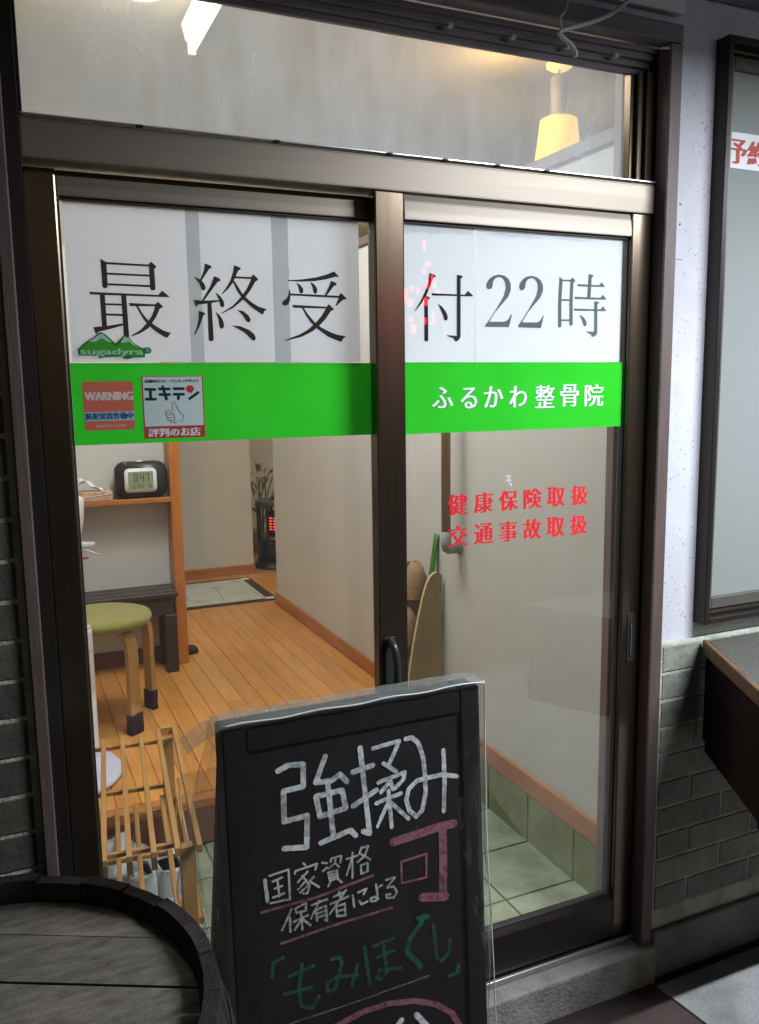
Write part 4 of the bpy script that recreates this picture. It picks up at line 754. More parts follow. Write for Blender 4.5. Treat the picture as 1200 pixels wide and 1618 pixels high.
# clock
ck = empty('clock', (0.56, 2.36, 1.071), 'black digital clock with a white bezel reading 8:47 on the shelf', 'clock')
B().prism(rrect(0.445, 0.677, 1.0708, 1.238, 0.045, 7), 'y', 2.335, 2.40, 0.008).put('body', M_black_pl, ck, True)
B().prism(rrect(0.483, 0.627, 1.098, 1.210, 0.020, 6), 'y', 2.3285, 2.3345, 0.003).put('bezel', M_white_pl, ck, True)
sc_ = B().prism(rrect(0.499, 0.611, 1.114, 1.194, 0.004, 2), 'y', 2.3275, 2.3283).put('screen', mat('lcd_green', (0.30, 0.36, 0.22), 0.25, var=0.05, nscale=5), ck)
P_C = planeY(2.3275); F_seg = mat('lcd_segment', (0.03, 0.045, 0.03), 0.5)
def seg(chs, x, z, w_, h_, t):
    D = {'0': 'abcdef', '1': 'bc', '2': 'abged', '4': 'fgbc', '7': 'abc', '8': 'abcdefg', '9': 'abcfgd'}
    ps = []
    for c in chs:
        if c == ':':
            ps += [rect(x, x + t, z + h_ * .28, z + h_ * .28 + t), rect(x, x + t, z + h_ * .66, z + h_ * .66 + t)]; x += w_ * 0.35; continue
        if c == ' ': x += w_ * .5; continue
        S_ = {'a': rect(x + t * .3, x + w_ - t * .3, z + h_ - t, z + h_), 'd': rect(x + t * .3, x + w_ - t * .3, z, z + t), 'g': rect(x + t * .3, x + w_ - t * .3, z + h_ / 2 - t / 2, z + h_ / 2 + t / 2),
              'f': rect(x, x + t, z + h_ / 2 + t * .2, z + h_ - t * .2), 'b': rect(x + w_ - t, x + w_, z + h_ / 2 + t * .2, z + h_ - t * .2), 'e': rect(x, x + t, z + t * .2, z + h_ / 2 - t * .2), 'c': rect(x + w_ - t, x + w_, z + t * .2, z + h_ / 2 - t * .2)}
        ps += [S_[k] for k in D[c]]; x += w_ * 1.35
    return ps
flat('digits', seg('8:47', 0.525, 1.147, 0.0165, 0.038, 0.0036), P_C, F_seg, sc_, 0.0006)
flat('date_digits', seg('12 18', 0.512, 1.119, 0.007, 0.016, 0.0014), P_C, F_seg, sc_, 0.0006)
flat('date_digits', seg('20', 0.588, 1.119, 0.006, 0.014, 0.0014), P_C, F_seg, sc_, 0.0006)
text('date_mark', '木', 0.557, 0.570, 1.118, 1.134, P_C, F_seg, sc_, 0.0006)
B().lathe([(0.016, 0), (0.015, 0.004), (0.003, 0.006)], (0.555, 2.352, 1.2375), 16).put('snooze_button', M_white_pl, ck, True)

# tissue box
tb = empty('tissue_box', (0.31, 2.34, 1.071), 'patterned tissue box with a tissue pulled up, beside the clock', 'tissue box')
def dotted():
    m = mat('patterned_card', (0.52, 0.32, 0.20), 0.7); nt = m.node_tree; n = nt.nodes; L = nt.links; p = n['Principled BSDF']
    tc = n.new('ShaderNodeTexCoord'); mp = n.new('ShaderNodeMapping'); mp.inputs['Scale'].default_value = (38, 38, 90); mp.inputs['Rotation'].default_value = (0, 0.5, 0.4); L.new(tc.outputs['Object'], mp.inputs[0])
    v = n.new('ShaderNodeTexVoronoi'); v.inputs['Scale'].default_value = 1.0; L.new(mp.outputs[0], v.inputs['Vector'])
    cr = n.new('ShaderNodeValToRGB'); cr.color_ramp.elements[0].position = 0.22; cr.color_ramp.elements[1].position = 0.3
    cr.color_ramp.elements[0].color = (0.20, 0.10, 0.06, 1); cr.color_ramp.elements[1].color = (0.55, 0.35, 0.23, 1); L.new(v.outputs['Distance'], cr.inputs[0]); L.new(cr.outputs[0], p.inputs['Base Color'])
    return m
B().box(0.20, 0.428, 2.318, 2.430, 1.0708, 1.112, 0.003).put('box', dotted(), tb)
def tis(u, v):
    a = u * 2 - 1; h_ = 0.062 * math.exp(-(a * 1.1 + .15) ** 2 * 2.2) * (1 - v * .25) + 0.008 * math.sin(u * 17 + v * 5) + 0.006
    return (0.315 + a * 0.075, 2.345 + v * 0.05 + 0.012 * math.sin(u * 11), 1.113 + max(h_, 0.0) * (1 - abs(v - .5) * .6))
B().grid(22, 6, tis).put('tissue', mat('tissue_paper', (0.75, 0.76, 0.75), 0.9), tb, True)
# loose clear wrapper line lying on the box
B().tube(catmull([(0.22, 2.3165, 1.092), (0.30, 2.3165, 1.090), (0.36, 2.3165, 1.096), (0.425, 2.3165, 1.103)]), 0.0016, 6).put('opening_strip', M_white_pl, tb, True)

# wall dispenser at the left glass edge
dp = empty('sanitizer_dispenser', (0.25, 2.2, 1.1), 'white hand sanitizer dispenser with a thin nozzle, half hidden by the left door stile', 'dispenser')
B().lathe([(0.010, 0.835 - 1.10), (0.026, 0.93 - 1.10), (0.040, 1.0 - 1.10), (0.046, 1.075 - 1.10), (0.042, 1.095 - 1.10), (0.02, 1.105 - 1.10)], (0.257, 2.30, 1.10), 24).put('bottle', M_white_pl, dp, True)
B().prism([(0.25, 0.912), (0.33, 0.905), (0.322, 0.893), (0.25, 0.893)], 'y', 2.19, 2.23, 0.002).put('drip_lip', M_white_pl, dp)
B().tube([(0.262, 2.2, 0.885), (0.300, 2.2, 0.872), (0.345, 2.2, 0.850)], 0.0035, 8).put('nozzle', M_white_pl, dp, True)
B().box(0.26, 0.298, 2.19, 2.2, 0.838, 0.848, 0.002).put('red_tab', mat('red_tab', (0.5, 0.04, 0.05), 0.5), dp)
B().box(0.235, 0.275, 2.24, 2.425, 0.86, 1.02, 0.01).put('bracket', M_white_pl, dp)

# slim white tower standing on a round base
tw = empty('tower_fan', (0.165, 1.42, FZ), 'slim white tower fan with buttons on top, cut by the left door stile', 'fan')
tx, ty = 0.181, 1.40
B().lathe([(0.047, 0.02), (0.050, 0.03), (0.050, 0.475), (0.048, 0.487)], (tx, ty, FZ), 32).put('column', M_white_pl, tw, True)
B().lathe([(0.0485, 0.4875), (0.046, 0.493), (0.004, 0.494)], (tx, ty, FZ), 32).put('control_top', mat('pale_grey_plastic', (0.5, 0.5, 0.48), 0.4), tw, True)
for k in range(7):
    a = k * 0.9; B().lathe([(0.006, 0), (0.005, 0.003)], (tx + 0.030 * math.cos(a), ty + 0.030 * math.sin(a), FZ + 0.4945), 10).put('button', M_black_pl, tw)
B().lathe([(0.0505, 0), (0.0505, 0.0035)], (tx, ty, FZ + 0.405), 32, False, False).put('seam', mat('seam_grey', (0.4, 0.4, 0.4), 0.5), tw)
dk = empty('round_scale', (0.07, 1.30, FZ), 'round pale lilac plate lying on the floor behind the shoe rack', 'plate')
B().lathe([(0.222, 0.002), (0.228, 0.012), (0.220, 0.022), (0.06, 0.026), (0.003, 0.026)], (0.068, 1.30, FZ), 56).put('disc', mat('lilac_plastic', (0.56, 0.55, 0.66), 0.45), dk, True)
B().lathe([(0.135, 0.0), (0.130, 0.012), (0.09, 0.014), (0.003, 0.014)], (0.040, 1.285, FZ + 0.026), 40).put('inner_disc', M_white_pl, dk, True)

# floor mat in the hallway
fm = empty('floor_mat', (1.0, 3.65, FZ), 'dark framed white floor mat with a faint printed drawing, in front of the far wall', 'mat')
box('mat_base', mat('mat_dark', (0.045, 0.032, 0.022), 0.85, var=0.2, nscale=30), fm, 0.20, 1.490, 3.33, 4.02, 0.2612, 0.267, 0.002)
box('mat_panel', mat('mat_white', (0.52, 0.55, 0.49), 0.6, var=0.08, nscale=6), fm, 0.30, 1.425, 3.372, 3.975, 0.2672, 0.2690, 0.0005)
F_ml = mat('mat_ink', (0.10, 0.11, 0.09), 0.8); PM = lambda u, v, l: (u, v, 0.2690 + l)
ps = []
for (cx_, cy_, r_) in ((1.21, 3.78, 0.035), (1.02, 3.48, 0.02), (0.95, 3.86, 0.02), (1.36, 3.90, 0.018)):
    pts = [(cx_ + r_ * random.uniform(.5, 1.3) * math.cos(a * .7), cy_ + r_ * random.uniform(.4, 1) * math.sin(a * .7)) for a in range(9)]
    ps += stroke_polys(pts, 0.006)
for L_ in ([(0.98, 3.52), (0.96, 3.88)], [(1.2, 3.76), (1.17, 3.42)], [(1.20, 3.55), (1.36, 3.58)], [(1.12, 3.80), (1.19, 3.80)], [(1.40, 3.42), (1.385, 3.90)], [(1.28, 3.41), (1.33, 3.41)], [(1.02, 3.45), (1.10, 3.46)]): ps += stroke_polys(L_, 0.0035)
flat('drawing', ps, PM, F_ml, fm, 0.0006, 0.00001)
for cxx, cyy in ((1.452, 3.372), (1.452, 3.965)):
    B().box(cxx - 0.03, cxx + 0.022, cyy - 0.022, cyy + 0.022, 0.2672, 0.2700, 0.001).put('corner_clip', M_white_pl, fm)
# dark knob of a doorstop on the boards next to the post
B().lathe([(0.040, 0.0005), (0.040, 0.012), (0.030, 0.030), (0.006, 0.040)], (0.775, 2.50, FZ), 20).put('door_stop', mat('dark_rubber', (0.02, 0.012, 0.010), 0.7), None, True)
ds_ = bpy.data.objects['door_stop']; tag(ds_, 'small dark domed door stop on the boards beside the orange post', 'door stop')

# stove
sv = empty('stove', (1.80, 4.33, FZ), 'black cylindrical paraffin stove glowing red, half hidden behind the right wall corner', 'stove')
B().lathe([(0.175, 0.001), (0.178, 0.02), (0.16, 0.03), (0.158, 0.05)], (1.80, 4.33, FZ), 32).put('base', M_black_pl, sv, True)
M_stv = mat('stove_enamel', (0.012, 0.015, 0.014), 0.22)
B().lathe([(0.148, 0.05), (0.150, 0.195), (0.145, 0.205)], (1.80, 4.33, FZ), 32).put('tank', M_stv, sv, True)
B().lathe([(0.120, 0.2055), (0.125, 0.22), (0.12, 0.225)], (1.80, 4.33, FZ), 32).put('burner_ring', M_steel, sv, True)
B().lathe([(0.060, 0.226), (0.062, 0.25), (0.062, 0.40), (0.060, 0.41)], (1.80, 4.33, FZ), 28).put('chimney', mat('dark_iron', (0.02, 0.018, 0.016), 0.5), sv, True)
M_glow = emis('stove_glow', (1.0, 0.07, 0.05), 1.6)
for k in range(5):
    zz = 0.275 + k * 0.021
    B().lathe([(0.0635, 0.0), (0.0635, 0.010)], (1.80, 4.33, FZ + zz), 28, False, False).put('glowing_band', M_glow, sv)
for k in range(24):
    a = k * 2 * PI / 24; B().tube([(1.80 + .144 * math.cos(a), 4.33 + .144 * math.sin(a), FZ + 0.206), (1.80 + .144 * math.cos(a), 4.33 + .144 * math.sin(a), FZ + 0.46)], 0.004 if k % 3 else 0.012, 6).put('guard_bar', M_stv, sv)
B().lathe([(0.150, 0.46), (0.156, 0.465), (0.156, 0.488), (0.145, 0.495), (0.004, 0.498)], (1.80, 4.33, FZ), 32).put('top_plate', mat('stove_top', (0.05, 0.06, 0.055), 0.3), sv, True)
B().lathe([(0.03, 0.4985), (0.045, 0.512), (0.02, 0.520), (0.004, 0.53)], (1.80, 4.33, FZ), 20).put('lid_knob', M_stv, sv, True)

# plant behind the stove
pn = empty('plant', (1.86, 4.95, FZ), 'leafy green house plant standing behind the stove', 'plant')
B().lathe([(0.09, 0.001), (0.12, 0.16), (0.125, 0.17)], (1.86, 4.95, FZ), 20).put('pot', mat('plant_pot', (0.35, 0.33, 0.28), 0.6), pn, True)
bs = B()
for k in range(5): bs.tube([(1.86, 4.95, FZ + .15), (1.86 + random.uniform(-.05, .05), 4.95, FZ + .35), (1.86 + random.uniform(-.12, .12), 4.95 + random.uniform(-.08, .08), FZ + .6)], 0.006, 6)
bs.put('stem', mat('plant_stem', (0.12, 0.15, 0.05), 0.7), pn)
M_leaf = piece_mat('leaf_green', [(0.13, 0.17, 0.10), (0.19, 0.24, 0.15), (0.24, 0.28, 0.19)], 0.5, 10, (1, 1, 1), 0.1, 0.3)
lb = B().grid(4, 2, lambda u, v: ((v - .5) * 0.045 * math.sin(PI * min(max(u, .02), .98)) ** .8, u * 0.16, 0.03 * math.sin(u * PI) - 0.02 * abs(v - .5))).mesh('leaf'); lb.materials.append(M_leaf)
for k in range(24):
    o = bpy.data.objects.new('leaf', lb); COL.objects.link(o); o.parent = pn
    a = random.uniform(0, 2 * PI); h_ = random.uniform(0.22, 0.66); r_ = random.uniform(0.0, 0.10)
    o.location = (r_ * math.cos(a), r_ * math.sin(a), h_); o.rotation_euler = (random.uniform(0.2, 1.1), random.uniform(-.4, .4), a - PI / 2); s_ = random.uniform(.6, 1.0); o.scale = (s_, s_, s_)

# handrail on the right wall
hr = empty('handrail', (1.40, 0.975, 1.0), 'vertical round wooden handrail with a grey end bracket on the right interior wall', 'handrail')
B().tube([(1.402, 0.975, 1.035), (1.402, 0.975, 2.05)], 0.0165, 16).put('rail_bar', mat('handrail_wood', (0.36, 0.19, 0.09), 0.45, var=0.15, nscale=8, stretch=(8, 8, 1)), hr, True)
M_brk = mat('grey_bracket', (0.30, 0.29, 0.26), 0.6, metal=0.0)
for z_, sg_ in ((0.985, 1), (2.045, -1)):
    bk_ = B().tube([(1.402, 0.975, z_ + 0.065 * sg_), (1.402, 0.975, z_ + 0.02 * sg_), (1.405, 0.975, z_ + 0.006 * sg_), (1.415, 0.975, z_ + 0.0005 * sg_), (1.43, 0.975, z_), (1.457, 0.975, z_)], [0.0190, 0.0190, 0.0190, 0.0185, 0.017, 0.017], 16).put('end_bracket', M_brk, hr, True)
    B().lathe([(0.023, 0), (0.023, 0.005), (0.019, 0.008)], n=20, M=Matrix.Translation((1.4585, 0.975, z_)) @ Matrix.Rotation(-PI / 2, 4, 'Y')).put('flange', M_brk, bk_, True)

# slipper rack
M_ply = mat('pale_plywood', (0.40, 0.27, 0.11), 0.5, var=0.35, nscale=3.5, stretch=(4, 4, 1), bump=0.05, col2=(0.26, 0.19, 0.075))
M_plyedge = mat('plywood_edge', (0.62, 0.46, 0.24), 0.6)
sr = empty('slipper_rack', (1.40, 1.3, FZ), 'tall plywood slipper rack with a curved side panel against the right wall', 'slipper rack')
prof = [(1.450, FZ + 0.001), (1.450, 0.858), (1.446, 0.868), (1.430, 0.876), (1.418, 0.874), (1.402, 0.862), (1.388, 0.838), (1.372, 0.79), (1.352, 0.71), (1.333, 0.62), (1.318, 0.53), (1.307, 0.44), (1.303, 0.36), (1.303, FZ + 0.001)]
for ya in (1.094, 1.33):
    sp = B().prism(prof, 'y', ya, ya + 0.014, 0.001).put('side_panel', M_ply, sr)
    bb = B()
    for i in range(3, len(prof) - 1): bb.obox((prof[i][0] - .0006, ya + .007, prof[i][1] + .0006), (prof[i + 1][0] - .0006, ya + .007, prof[i + 1][1] + .0006), 0.0128, 0.0012, (-1, 0, .3))
    bb.put('edge_band', M_plyedge, sp)
    B().lathe([(0.0045, 0), (0.0045, 0.0008)], n=12, M=Matrix.Translation((1.441, ya - 0.0002, 0.812)) @ Matrix.Rotation(PI / 2, 4, 'X')).put('screw_cap', M_wood_dk, sp)
for i, (x_, z_) in enumerate(((1.43, 0.74), (1.40, 0.60), (1.375, 0.45), (1.355, 0.31))):
    box('cross_rail', M_ply, sr, x_ - 0.012, x_ + 0.012, 1.1083, 1.3297, z_, z_ + 0.03, 0.002)
M_slip = mat('tan_corduroy', (0.40, 0.24, 0.12), 0.9, var=0.2, nscale=30, bump=0.4, bscale=90, sheen=0.3)
M_slipr = mat('tan_binding', (0.42, 0.27, 0.16), 0.85)
def slipper(x, y, z, lean, label):
    s_ = empty('slipper', (x, y, z), label, 'slipper', 'tan slippers standing in the slipper rack')
    n_ = 20; out = []
    for i in range(n_):
        a = 2 * PI * i / n_; u = math.cos(a) * 0.048 * (1.0 - 0.12 * math.sin(a)); v = 0.135 + math.sin(a) * 0.135; out.append((u, v))
    M_ = Matrix.Rotation(lean, 4, 'Y'); M_.translation = Vector((x, y, z)); R_ = Matrix.Rotation(-0.35, 4, 'Z')
    def W_(u, v, d): return M_ @ (R_ @ Vector((u, -d, v)))  # u across y, v up, d towards viewer-left
    bm = bmesh.new(); f0 = [bm.verts.new(W_(u, v, 0)) for u, v in out]; f1 = [bm.verts.new(W_(u, v, 0.014)) for u, v in out]
    bm.faces.new(f0[::-1]); bm.faces.new(f1)
    for i in range(n_): bm.faces.new((f0[i], f0[(i + 1) % n_], f1[(i + 1) % n_], f1[i]))
    B().add(bm).put('sole', M_slip, s_)
    def up(a_, b_):
        t = b_; uu = (a_ * 2 - 1); v = 0.13 + 0.135 * t; wdt = 0.047 * math.sqrt(max(0.0, 1 - ((v - 0.135) / 0.136) ** 2))
        return W_(uu * wdt, v, 0.0145 + 0.045 * math.sqrt(max(0, 1 - uu * uu)) * math.sqrt(max(0, 1 - t ** 3)) * 0.9)
    B().grid(12, 8, up).put('upper', M_slip, s_, True)
    B().tube([Vector(W_(u * 1.02, v, 0.008)) for u, v in out] + [Vector(W_(out[0][0] * 1.02, out[0][1], 0.008))], 0.0042, 6).put('piping', M_slipr, s_, True)
slipper(1.392, 1.190, 0.640, -0.03, 'tan corduroy slipper standing right behind the curved plywood panel, top row')
slipper(1.330, 1.235, 0.660, -0.05, 'tan corduroy slipper at the upper left behind the door stile edge')
slipper(1.345, 1.175, 0.470, -0.03, 'tan corduroy slipper in the second row of the slipper rack')
slipper(1.322, 1.165, 0.300, -0.03, 'tan corduroy slipper in the lowest visible row of the slipper rack')
# shoehorn
B().grid(16, 4, lambda u, v: (1.418 + 0.058 * u ** 1.3 + 0.0, 1.135 + (v - .5) * 0.028 + .01, 0.55 + 0.46 * u + 0.0)).put('shoehorn', mat('green_plastic', (0.03, 0.20, 0.012), 0.35), None, True)
sh_ = bpy.data.objects['shoehorn']; sh_['category'] = 'shoehorn'; sh_['label'] = 'long green plastic shoehorn sticking up behind the plywood side panel'
md = sh_.modifiers.new('t', 'SOLIDIFY'); md.thickness = 0.006
# shift to the place seen in the photograph
sh_.location = (-0.018, 0, 0)

# shoe rack of thin timber bars
M_bar = mat('ochre_timber', (0.46, 0.23, 0.06), 0.45, var=0.25, nscale=6, stretch=(6, 0.8, 6), bump=0.05)
M_bar2 = mat('ochre_timber_cut', (0.14, 0.07, 0.03), 0.6)
ra = empty('shoe_rack', (0.05, 0.58, 0.10), 'two-tier shoe rack of thin ochre timber bars in the tiled entry', 'shoe rack', rz=0.0)
import math as _m
ang = _m.radians(-5.9)
def RK(x, y, z):
    """rack frame: x along the rack, y depth; rotated about its far right corner"""
    cx_, cy_ = 0.374, 0.925; dx, dy = x, y
    return (cx_ + dx * math.cos(ang) - dy * math.sin(ang), cy_ + dx * math.sin(ang) + dy * math.cos(ang) - 0.02, z)
for tier, (zt, ya, yb) in enumerate(((0.522, -0.70, 0.0), (0.312, -0.62, -0.02))):
    for i in range(9):
        xx = -0.062 - i * 0.0535 - (0.027 if tier else 0)
        B().obox(RK(xx, ya, zt), RK(xx, yb, zt), 0.013, 0.015, bev=0.001).put('slat', M_bar, ra)
        if not tier: box_ = B().obox(RK(xx, ya - 0.0002, zt - 0.022), RK(xx, ya + 0.016, zt - 0.022), 0.013, 0.028).put('slat_foot', M_bar2, ra)
    for yy in (ya + 0.055, (ya + yb) / 2 + 0.02, yb - 0.03):
        B().obox(RK(-0.60, yy, zt - 0.0135), RK(-0.0, yy, zt - 0.0135), 0.010, 0.011, bev=0.001).put('cross_bar', M_bar, ra)
# end frame: two long rails joined by posts
for xx in (-0.010, 0.038):
    B().obox(RK(xx, -0.71, 0.524), RK(xx, 0.012, 0.524), 0.013, 0.020, bev=0.001).put('end_rail', M_bar, ra)
    B().obox(RK(xx, -0.66, 0.314), RK(xx, 0.0, 0.314), 0.013, 0.018, bev=0.001).put('end_rail', M_bar, ra)
B().obox(RK(0.0135, 0.0, 0.525), RK(0.0135, 0.034, 0.525), 0.0345, 0.022, bev=0.001).put('end_block', M_bar, ra)
for yy in (-0.012, -0.66):
    B().obox(RK(0.0135, yy, 0.103), RK(0.0135, yy, 0.512), 0.033, 0.026, (0, 1, 0), bev=0.001).put('leg', M_bar, ra)
    B().obox(RK(-0.60, yy, 0.103), RK(-0.60, yy, 0.512), 0.033, 0.026, (0, 1, 0), bev=0.001).put('leg', M_bar, ra)

# sneakers and a crumpled carrier bag below the rack
M_canvas = mat('white_canvas', (0.55, 0.58, 0.58), 0.85, var=0.1, nscale=30, bump=0.2, bscale=120)
M_lining = mat('grey_lining', (0.16, 0.18, 0.17), 0.9)
M_sole = mat('rubber_sole', (0.62, 0.62, 0.58), 0.6)
def sneaker(x, y, rz, label):
    s_ = empty('sneaker', (x, y, 0.102), label, 'shoe', 'white sneakers under the shoe rack', rz=rz)
    bm = bmesh.new()
    secs = [(0.0, 0.030, 0.085), (0.02, 0.040, 0.092), (0.06, 0.042, 0.085), (0.10, 0.040, 0.075), (0.14, 0.043, 0.068), (0.19, 0.047, 0.052), (0.235, 0.040, 0.038), (0.262, 0.018, 0.022)]
    n_ = 14; rings = []
    for (yy, w_, h_) in secs:
        r_ = []
        for i in range(n_):
            a = PI * i / (n_ - 1); c, s = math.cos(a), math.sin(a)
            r_.append(bm.verts.new((w_ * (abs(c) ** 0.7) * (1 if c > 0 else -1), yy, 0.020 + (h_ - 0.0) * (s ** 0.55 if s > 1e-6 else 0))))
        rings.append(r_)
    for i in range(len(rings) - 1):
        for j in range(n_ - 1):
            if i < 3 and 4 <= j <= 8: continue      # collar opening
            bm.faces.new((rings[i][j], rings[i][j + 1], rings[i + 1][j + 1], rings[i + 1][j]))
    bm.faces.new([v for v in rings[0] if True][::-1]); bm.faces.new(rings[-1])
    me_ = bpy.data.meshes.new('upper'); bm.to_mesh(me_); bm.free(); me_.materials.append(M_canvas)
    o = link('upper', me_, None, s_, True, True)
    s2 = o.modifiers.new('s', 'SOLIDIFY'); s2.thickness = 0.006; s2.offset = -1; ss = o.modifiers.new('ss', 'SUBSURF'); ss.levels = 1; ss.render_levels = 2
    out = [(w_ + 0.004, yy - (0.006 if k == 0 else 0)) for k, (yy, w_, h_) in enumerate(secs)] + [(0.0, 0.275)]
    poly = out + [(-a, b_) for a, b_ in out[-2::-1]]
    me_ = B().prism(poly, 'z', 0.0, 0.024, 0.003).mesh('sole'); me_.materials.append(M_sole); link('sole', me_, None, s_, True, True)
    me_ = B().prism([(a * .82, b_ * .9 + .01) for a, b_ in poly], 'z', 0.0245, 0.030).mesh('insole'); me_.materials.append(M_lining); link('insole', me_, None, s_, False, True)
    me_ = B().tube(catmull([(-0.028, 0.010, 0.098), (0, 0.002, 0.101), (0.028, 0.010, 0.098), (0.036, 0.05, 0.086), (0.030, 0.105, 0.083), (0, 0.115, 0.084), (-0.030, 0.105, 0.083), (-0.036, 0.05, 0.086), (-0.028, 0.010, 0.098)], 4), 0.0045, 8).mesh('collar'); me_.materials.append(M_canvas); link('collar', me_, None, s_, True, True)
    for k in range(4):
        yy = 0.125 + k * 0.018; me_ = B().tube(catmull([(-0.024, yy, 0.078 - k * .006), (0, yy + .004, 0.092 - k * .006), (0.024, yy, 0.078 - k * .006)], 4), 0.003, 6).mesh('lace'); me_.materials.append(M_sole); link('lace', me_, None, s_, True, True)
    return s_
sneaker(0.352, 0.672, 0.04, 'white canvas sneaker nearest the right end of the shoe rack')
sneaker(0.268, 0.672, 0.02, 'white canvas sneaker next to the crumpled bag under the rack')
bg_ = bmesh.new(); bmesh.ops.create_icosphere(bg_, subdivisions=4, radius=1)
from mathutils import noise
for v in bg_.verts:
    p = v.co.copy(); f_ = 1 + 0.45 * noise.noise(p * 2.3) + 0.22 * abs(noise.noise(p * 6)) + 0.10 * noise.noise(p * 13)
    v.co = Vector((p.x * 0.095 * f_, p.y * 0.10 * f_, max(p.z, -0.75) * 0.085 * f_ + 0.07))
    if v.co.z < 0: v.co.z = 0
bo = B().add(bg_, Matrix.Translation((0.175, 0.80, 0.103))).put('carrier_bag', mat('white_polythene', (0.52, 0.56, 0.57), 0.35), None, True)
tag(bo, 'crumpled white plastic carrier bag lying left of the sneakers under the rack', 'bag')

# ================================================================ chalkboard sign
SX0, SX1, SH = 0.2575, 0.6905, 1.0637
vd = Vector((0, 0.0564, 0.9984)); nd = Vector((0, -0.9984, 0.0564)); S0 = Vector((0, -0.50, 0))
def PS(u, v, l): return tuple(S0 + Vector((u, 0, 0)) + vd * v + nd * l)
M_sgf = mat('dark_red_brown_frame', (0.009, 0.006, 0.0065), 0.6, var=0.3, nscale=8, stretch=(3, 3, 1), spec=0.2)
M_cb = mat('black_chalkboard', (0.007, 0.006, 0.0065), 0.6, nscale=4, col2=(0.013, 0.010, 0.011), detail=8, spec=0.2)
sg_ = empty('chalkboard_sign', (0.474, -0.40, 0), 'black A-frame chalkboard with handwritten 強揉み可 under a clear plastic cover', 'sign')
def sbox(name, m, u0, u1, v0, v1, l0, l1, bev=0.002, parent=None):
    b = bmesh.new(); bmesh.ops.create_cube(b, size=1); bmesh.ops.scale(b, vec=(u1 - u0, v1 - v0, l1 - l0), verts=b.verts)
    if bev: bmesh.ops.bevel(b, geom=b.edges[:], offset=bev, segments=2, affect='EDGES')
    M_ = Matrix(((1, 0, 0, 0), (0, vd.y, nd.y, 0), (0, vd.z, nd.z, 0), (0, 0, 0, 1)))
    M_.translation = Vector(PS((u0 + u1) / 2, (v0 + v1) / 2, (l0 + l1) / 2))
    return B().add(b, M_).put(name, m, parent or sg_)
fwid = 0.036
sbox('frame_stile', M_sgf, SX0, SX0 + fwid, 0.002, SH, -0.046, 0.004)
sbox('frame_stile', M_sgf, SX1 - fwid, SX1, 0.002, SH, -0.046, 0.004)
sbox('frame_rail', M_sgf, SX0 + fwid + .0003, SX1 - fwid - .0003, SH - 0.040, SH, -0.046, 0.004)
sbox('frame_rail', M_sgf, SX0 + fwid + .0003, SX1 - fwid - .0003, 0.08, 0.12, -0.046, 0.004)
bd = sbox('board', M_cb, SX0 + fwid + .0003, SX1 - fwid - .0003, 0.1203, SH - 0.0403, -0.020, -0.001, 0)
bl = B()
for xx in (SX0 + 0.02, SX1 - 0.02): bl.obox((xx, -0.395, SH - 0.06), (xx, -0.10, 0.004), 0.032, 0.022, (0, 1, 0), 0.002)
bl.obox((SX0 + .037, -0.32, 0.75), (SX1 - .037, -0.32, 0.75), 0.02, 0.03, (0, 0, 1), 0.002).put('back_frame', M_sgf, sg_)
def chalk(name, data, m, lift, rough):
    ps = []
    for s in data: ps += stroke_polys([tuple(p) for p in s[1:]], s[0], rough)
    flat(name, ps, PS, m, bd, lift, 0.0000035)
def chalkmat(name, col, cover):
    m = bpy.data.materials.new(name); m.use_nodes = True; nt = m.node_tree; n = nt.nodes; L = nt.links; out = n['Material Output']; n.remove(n['Principled BSDF'])
    d = n.new('ShaderNodeBsdfDiffuse'); d.inputs[0].default_value = (*col, 1); t = n.new('ShaderNodeBsdfTransparent')
    tc = n.new('ShaderNodeTexCoord'); nz = n.new('ShaderNodeTexNoise'); nz.inputs['Scale'].default_value = 130; nz.inputs['Detail'].default_value = 4; L.new(tc.outputs['Object'], nz.inputs['Vector'])
    n2 = n.new('ShaderNodeTexNoise'); n2.inputs['Scale'].default_value = 14; L.new(tc.outputs['Object'], n2.inputs['Vector'])
    ad = n.new('ShaderNodeMath'); ad.operation = 'ADD'; L.new(nz.outputs['Fac'], ad.inputs[0]); L.new(n2.outputs['Fac'], ad.inputs[1])
    mr = n.new('ShaderNodeMapRange'); mr.inputs['From Min'].default_value = 0.80; mr.inputs['From Max'].default_value = 1.12; mr.inputs['To Min'].default_value = cover * 0.40; mr.inputs['To Max'].default_value = cover
    L.new(ad.outputs[0], mr.inputs['Value']); mx = n.new('ShaderNodeMixShader'); L.new(mr.outputs[0], mx.inputs[0]); L.new(t.outputs[0], mx.inputs[1]); L.new(d.outputs[0], mx.inputs[2]); L.new(mx.outputs[0], out.inputs[0])
    return m
chalk('chalk_title', CH_WHITE, chalkmat('white_chalk', (0.62, 0.65, 0.65), 0.95), 0.0002, 0.05)
chalk('chalk_lines', CH_SMALL, chalkmat('white_chalk_thin', (0.55, 0.56, 0.54), 0.8), 0.0012, 0.12)
chalk('chalk_pink', CH_PINK, chalkmat('pink_chalk', (0.30, 0.12, 0.16), 0.8), 0.0002, 0.04)
chalk('chalk_green', CH_GREEN, chalkmat('green_chalk', (0.025, 0.15, 0.10), 0.5), 0.0012, 0.15)
chalk('chalk_rule', CH_TAN, chalkmat('tan_chalk', (0.24, 0.20, 0.14), 0.7), 0.0002, 0.12)
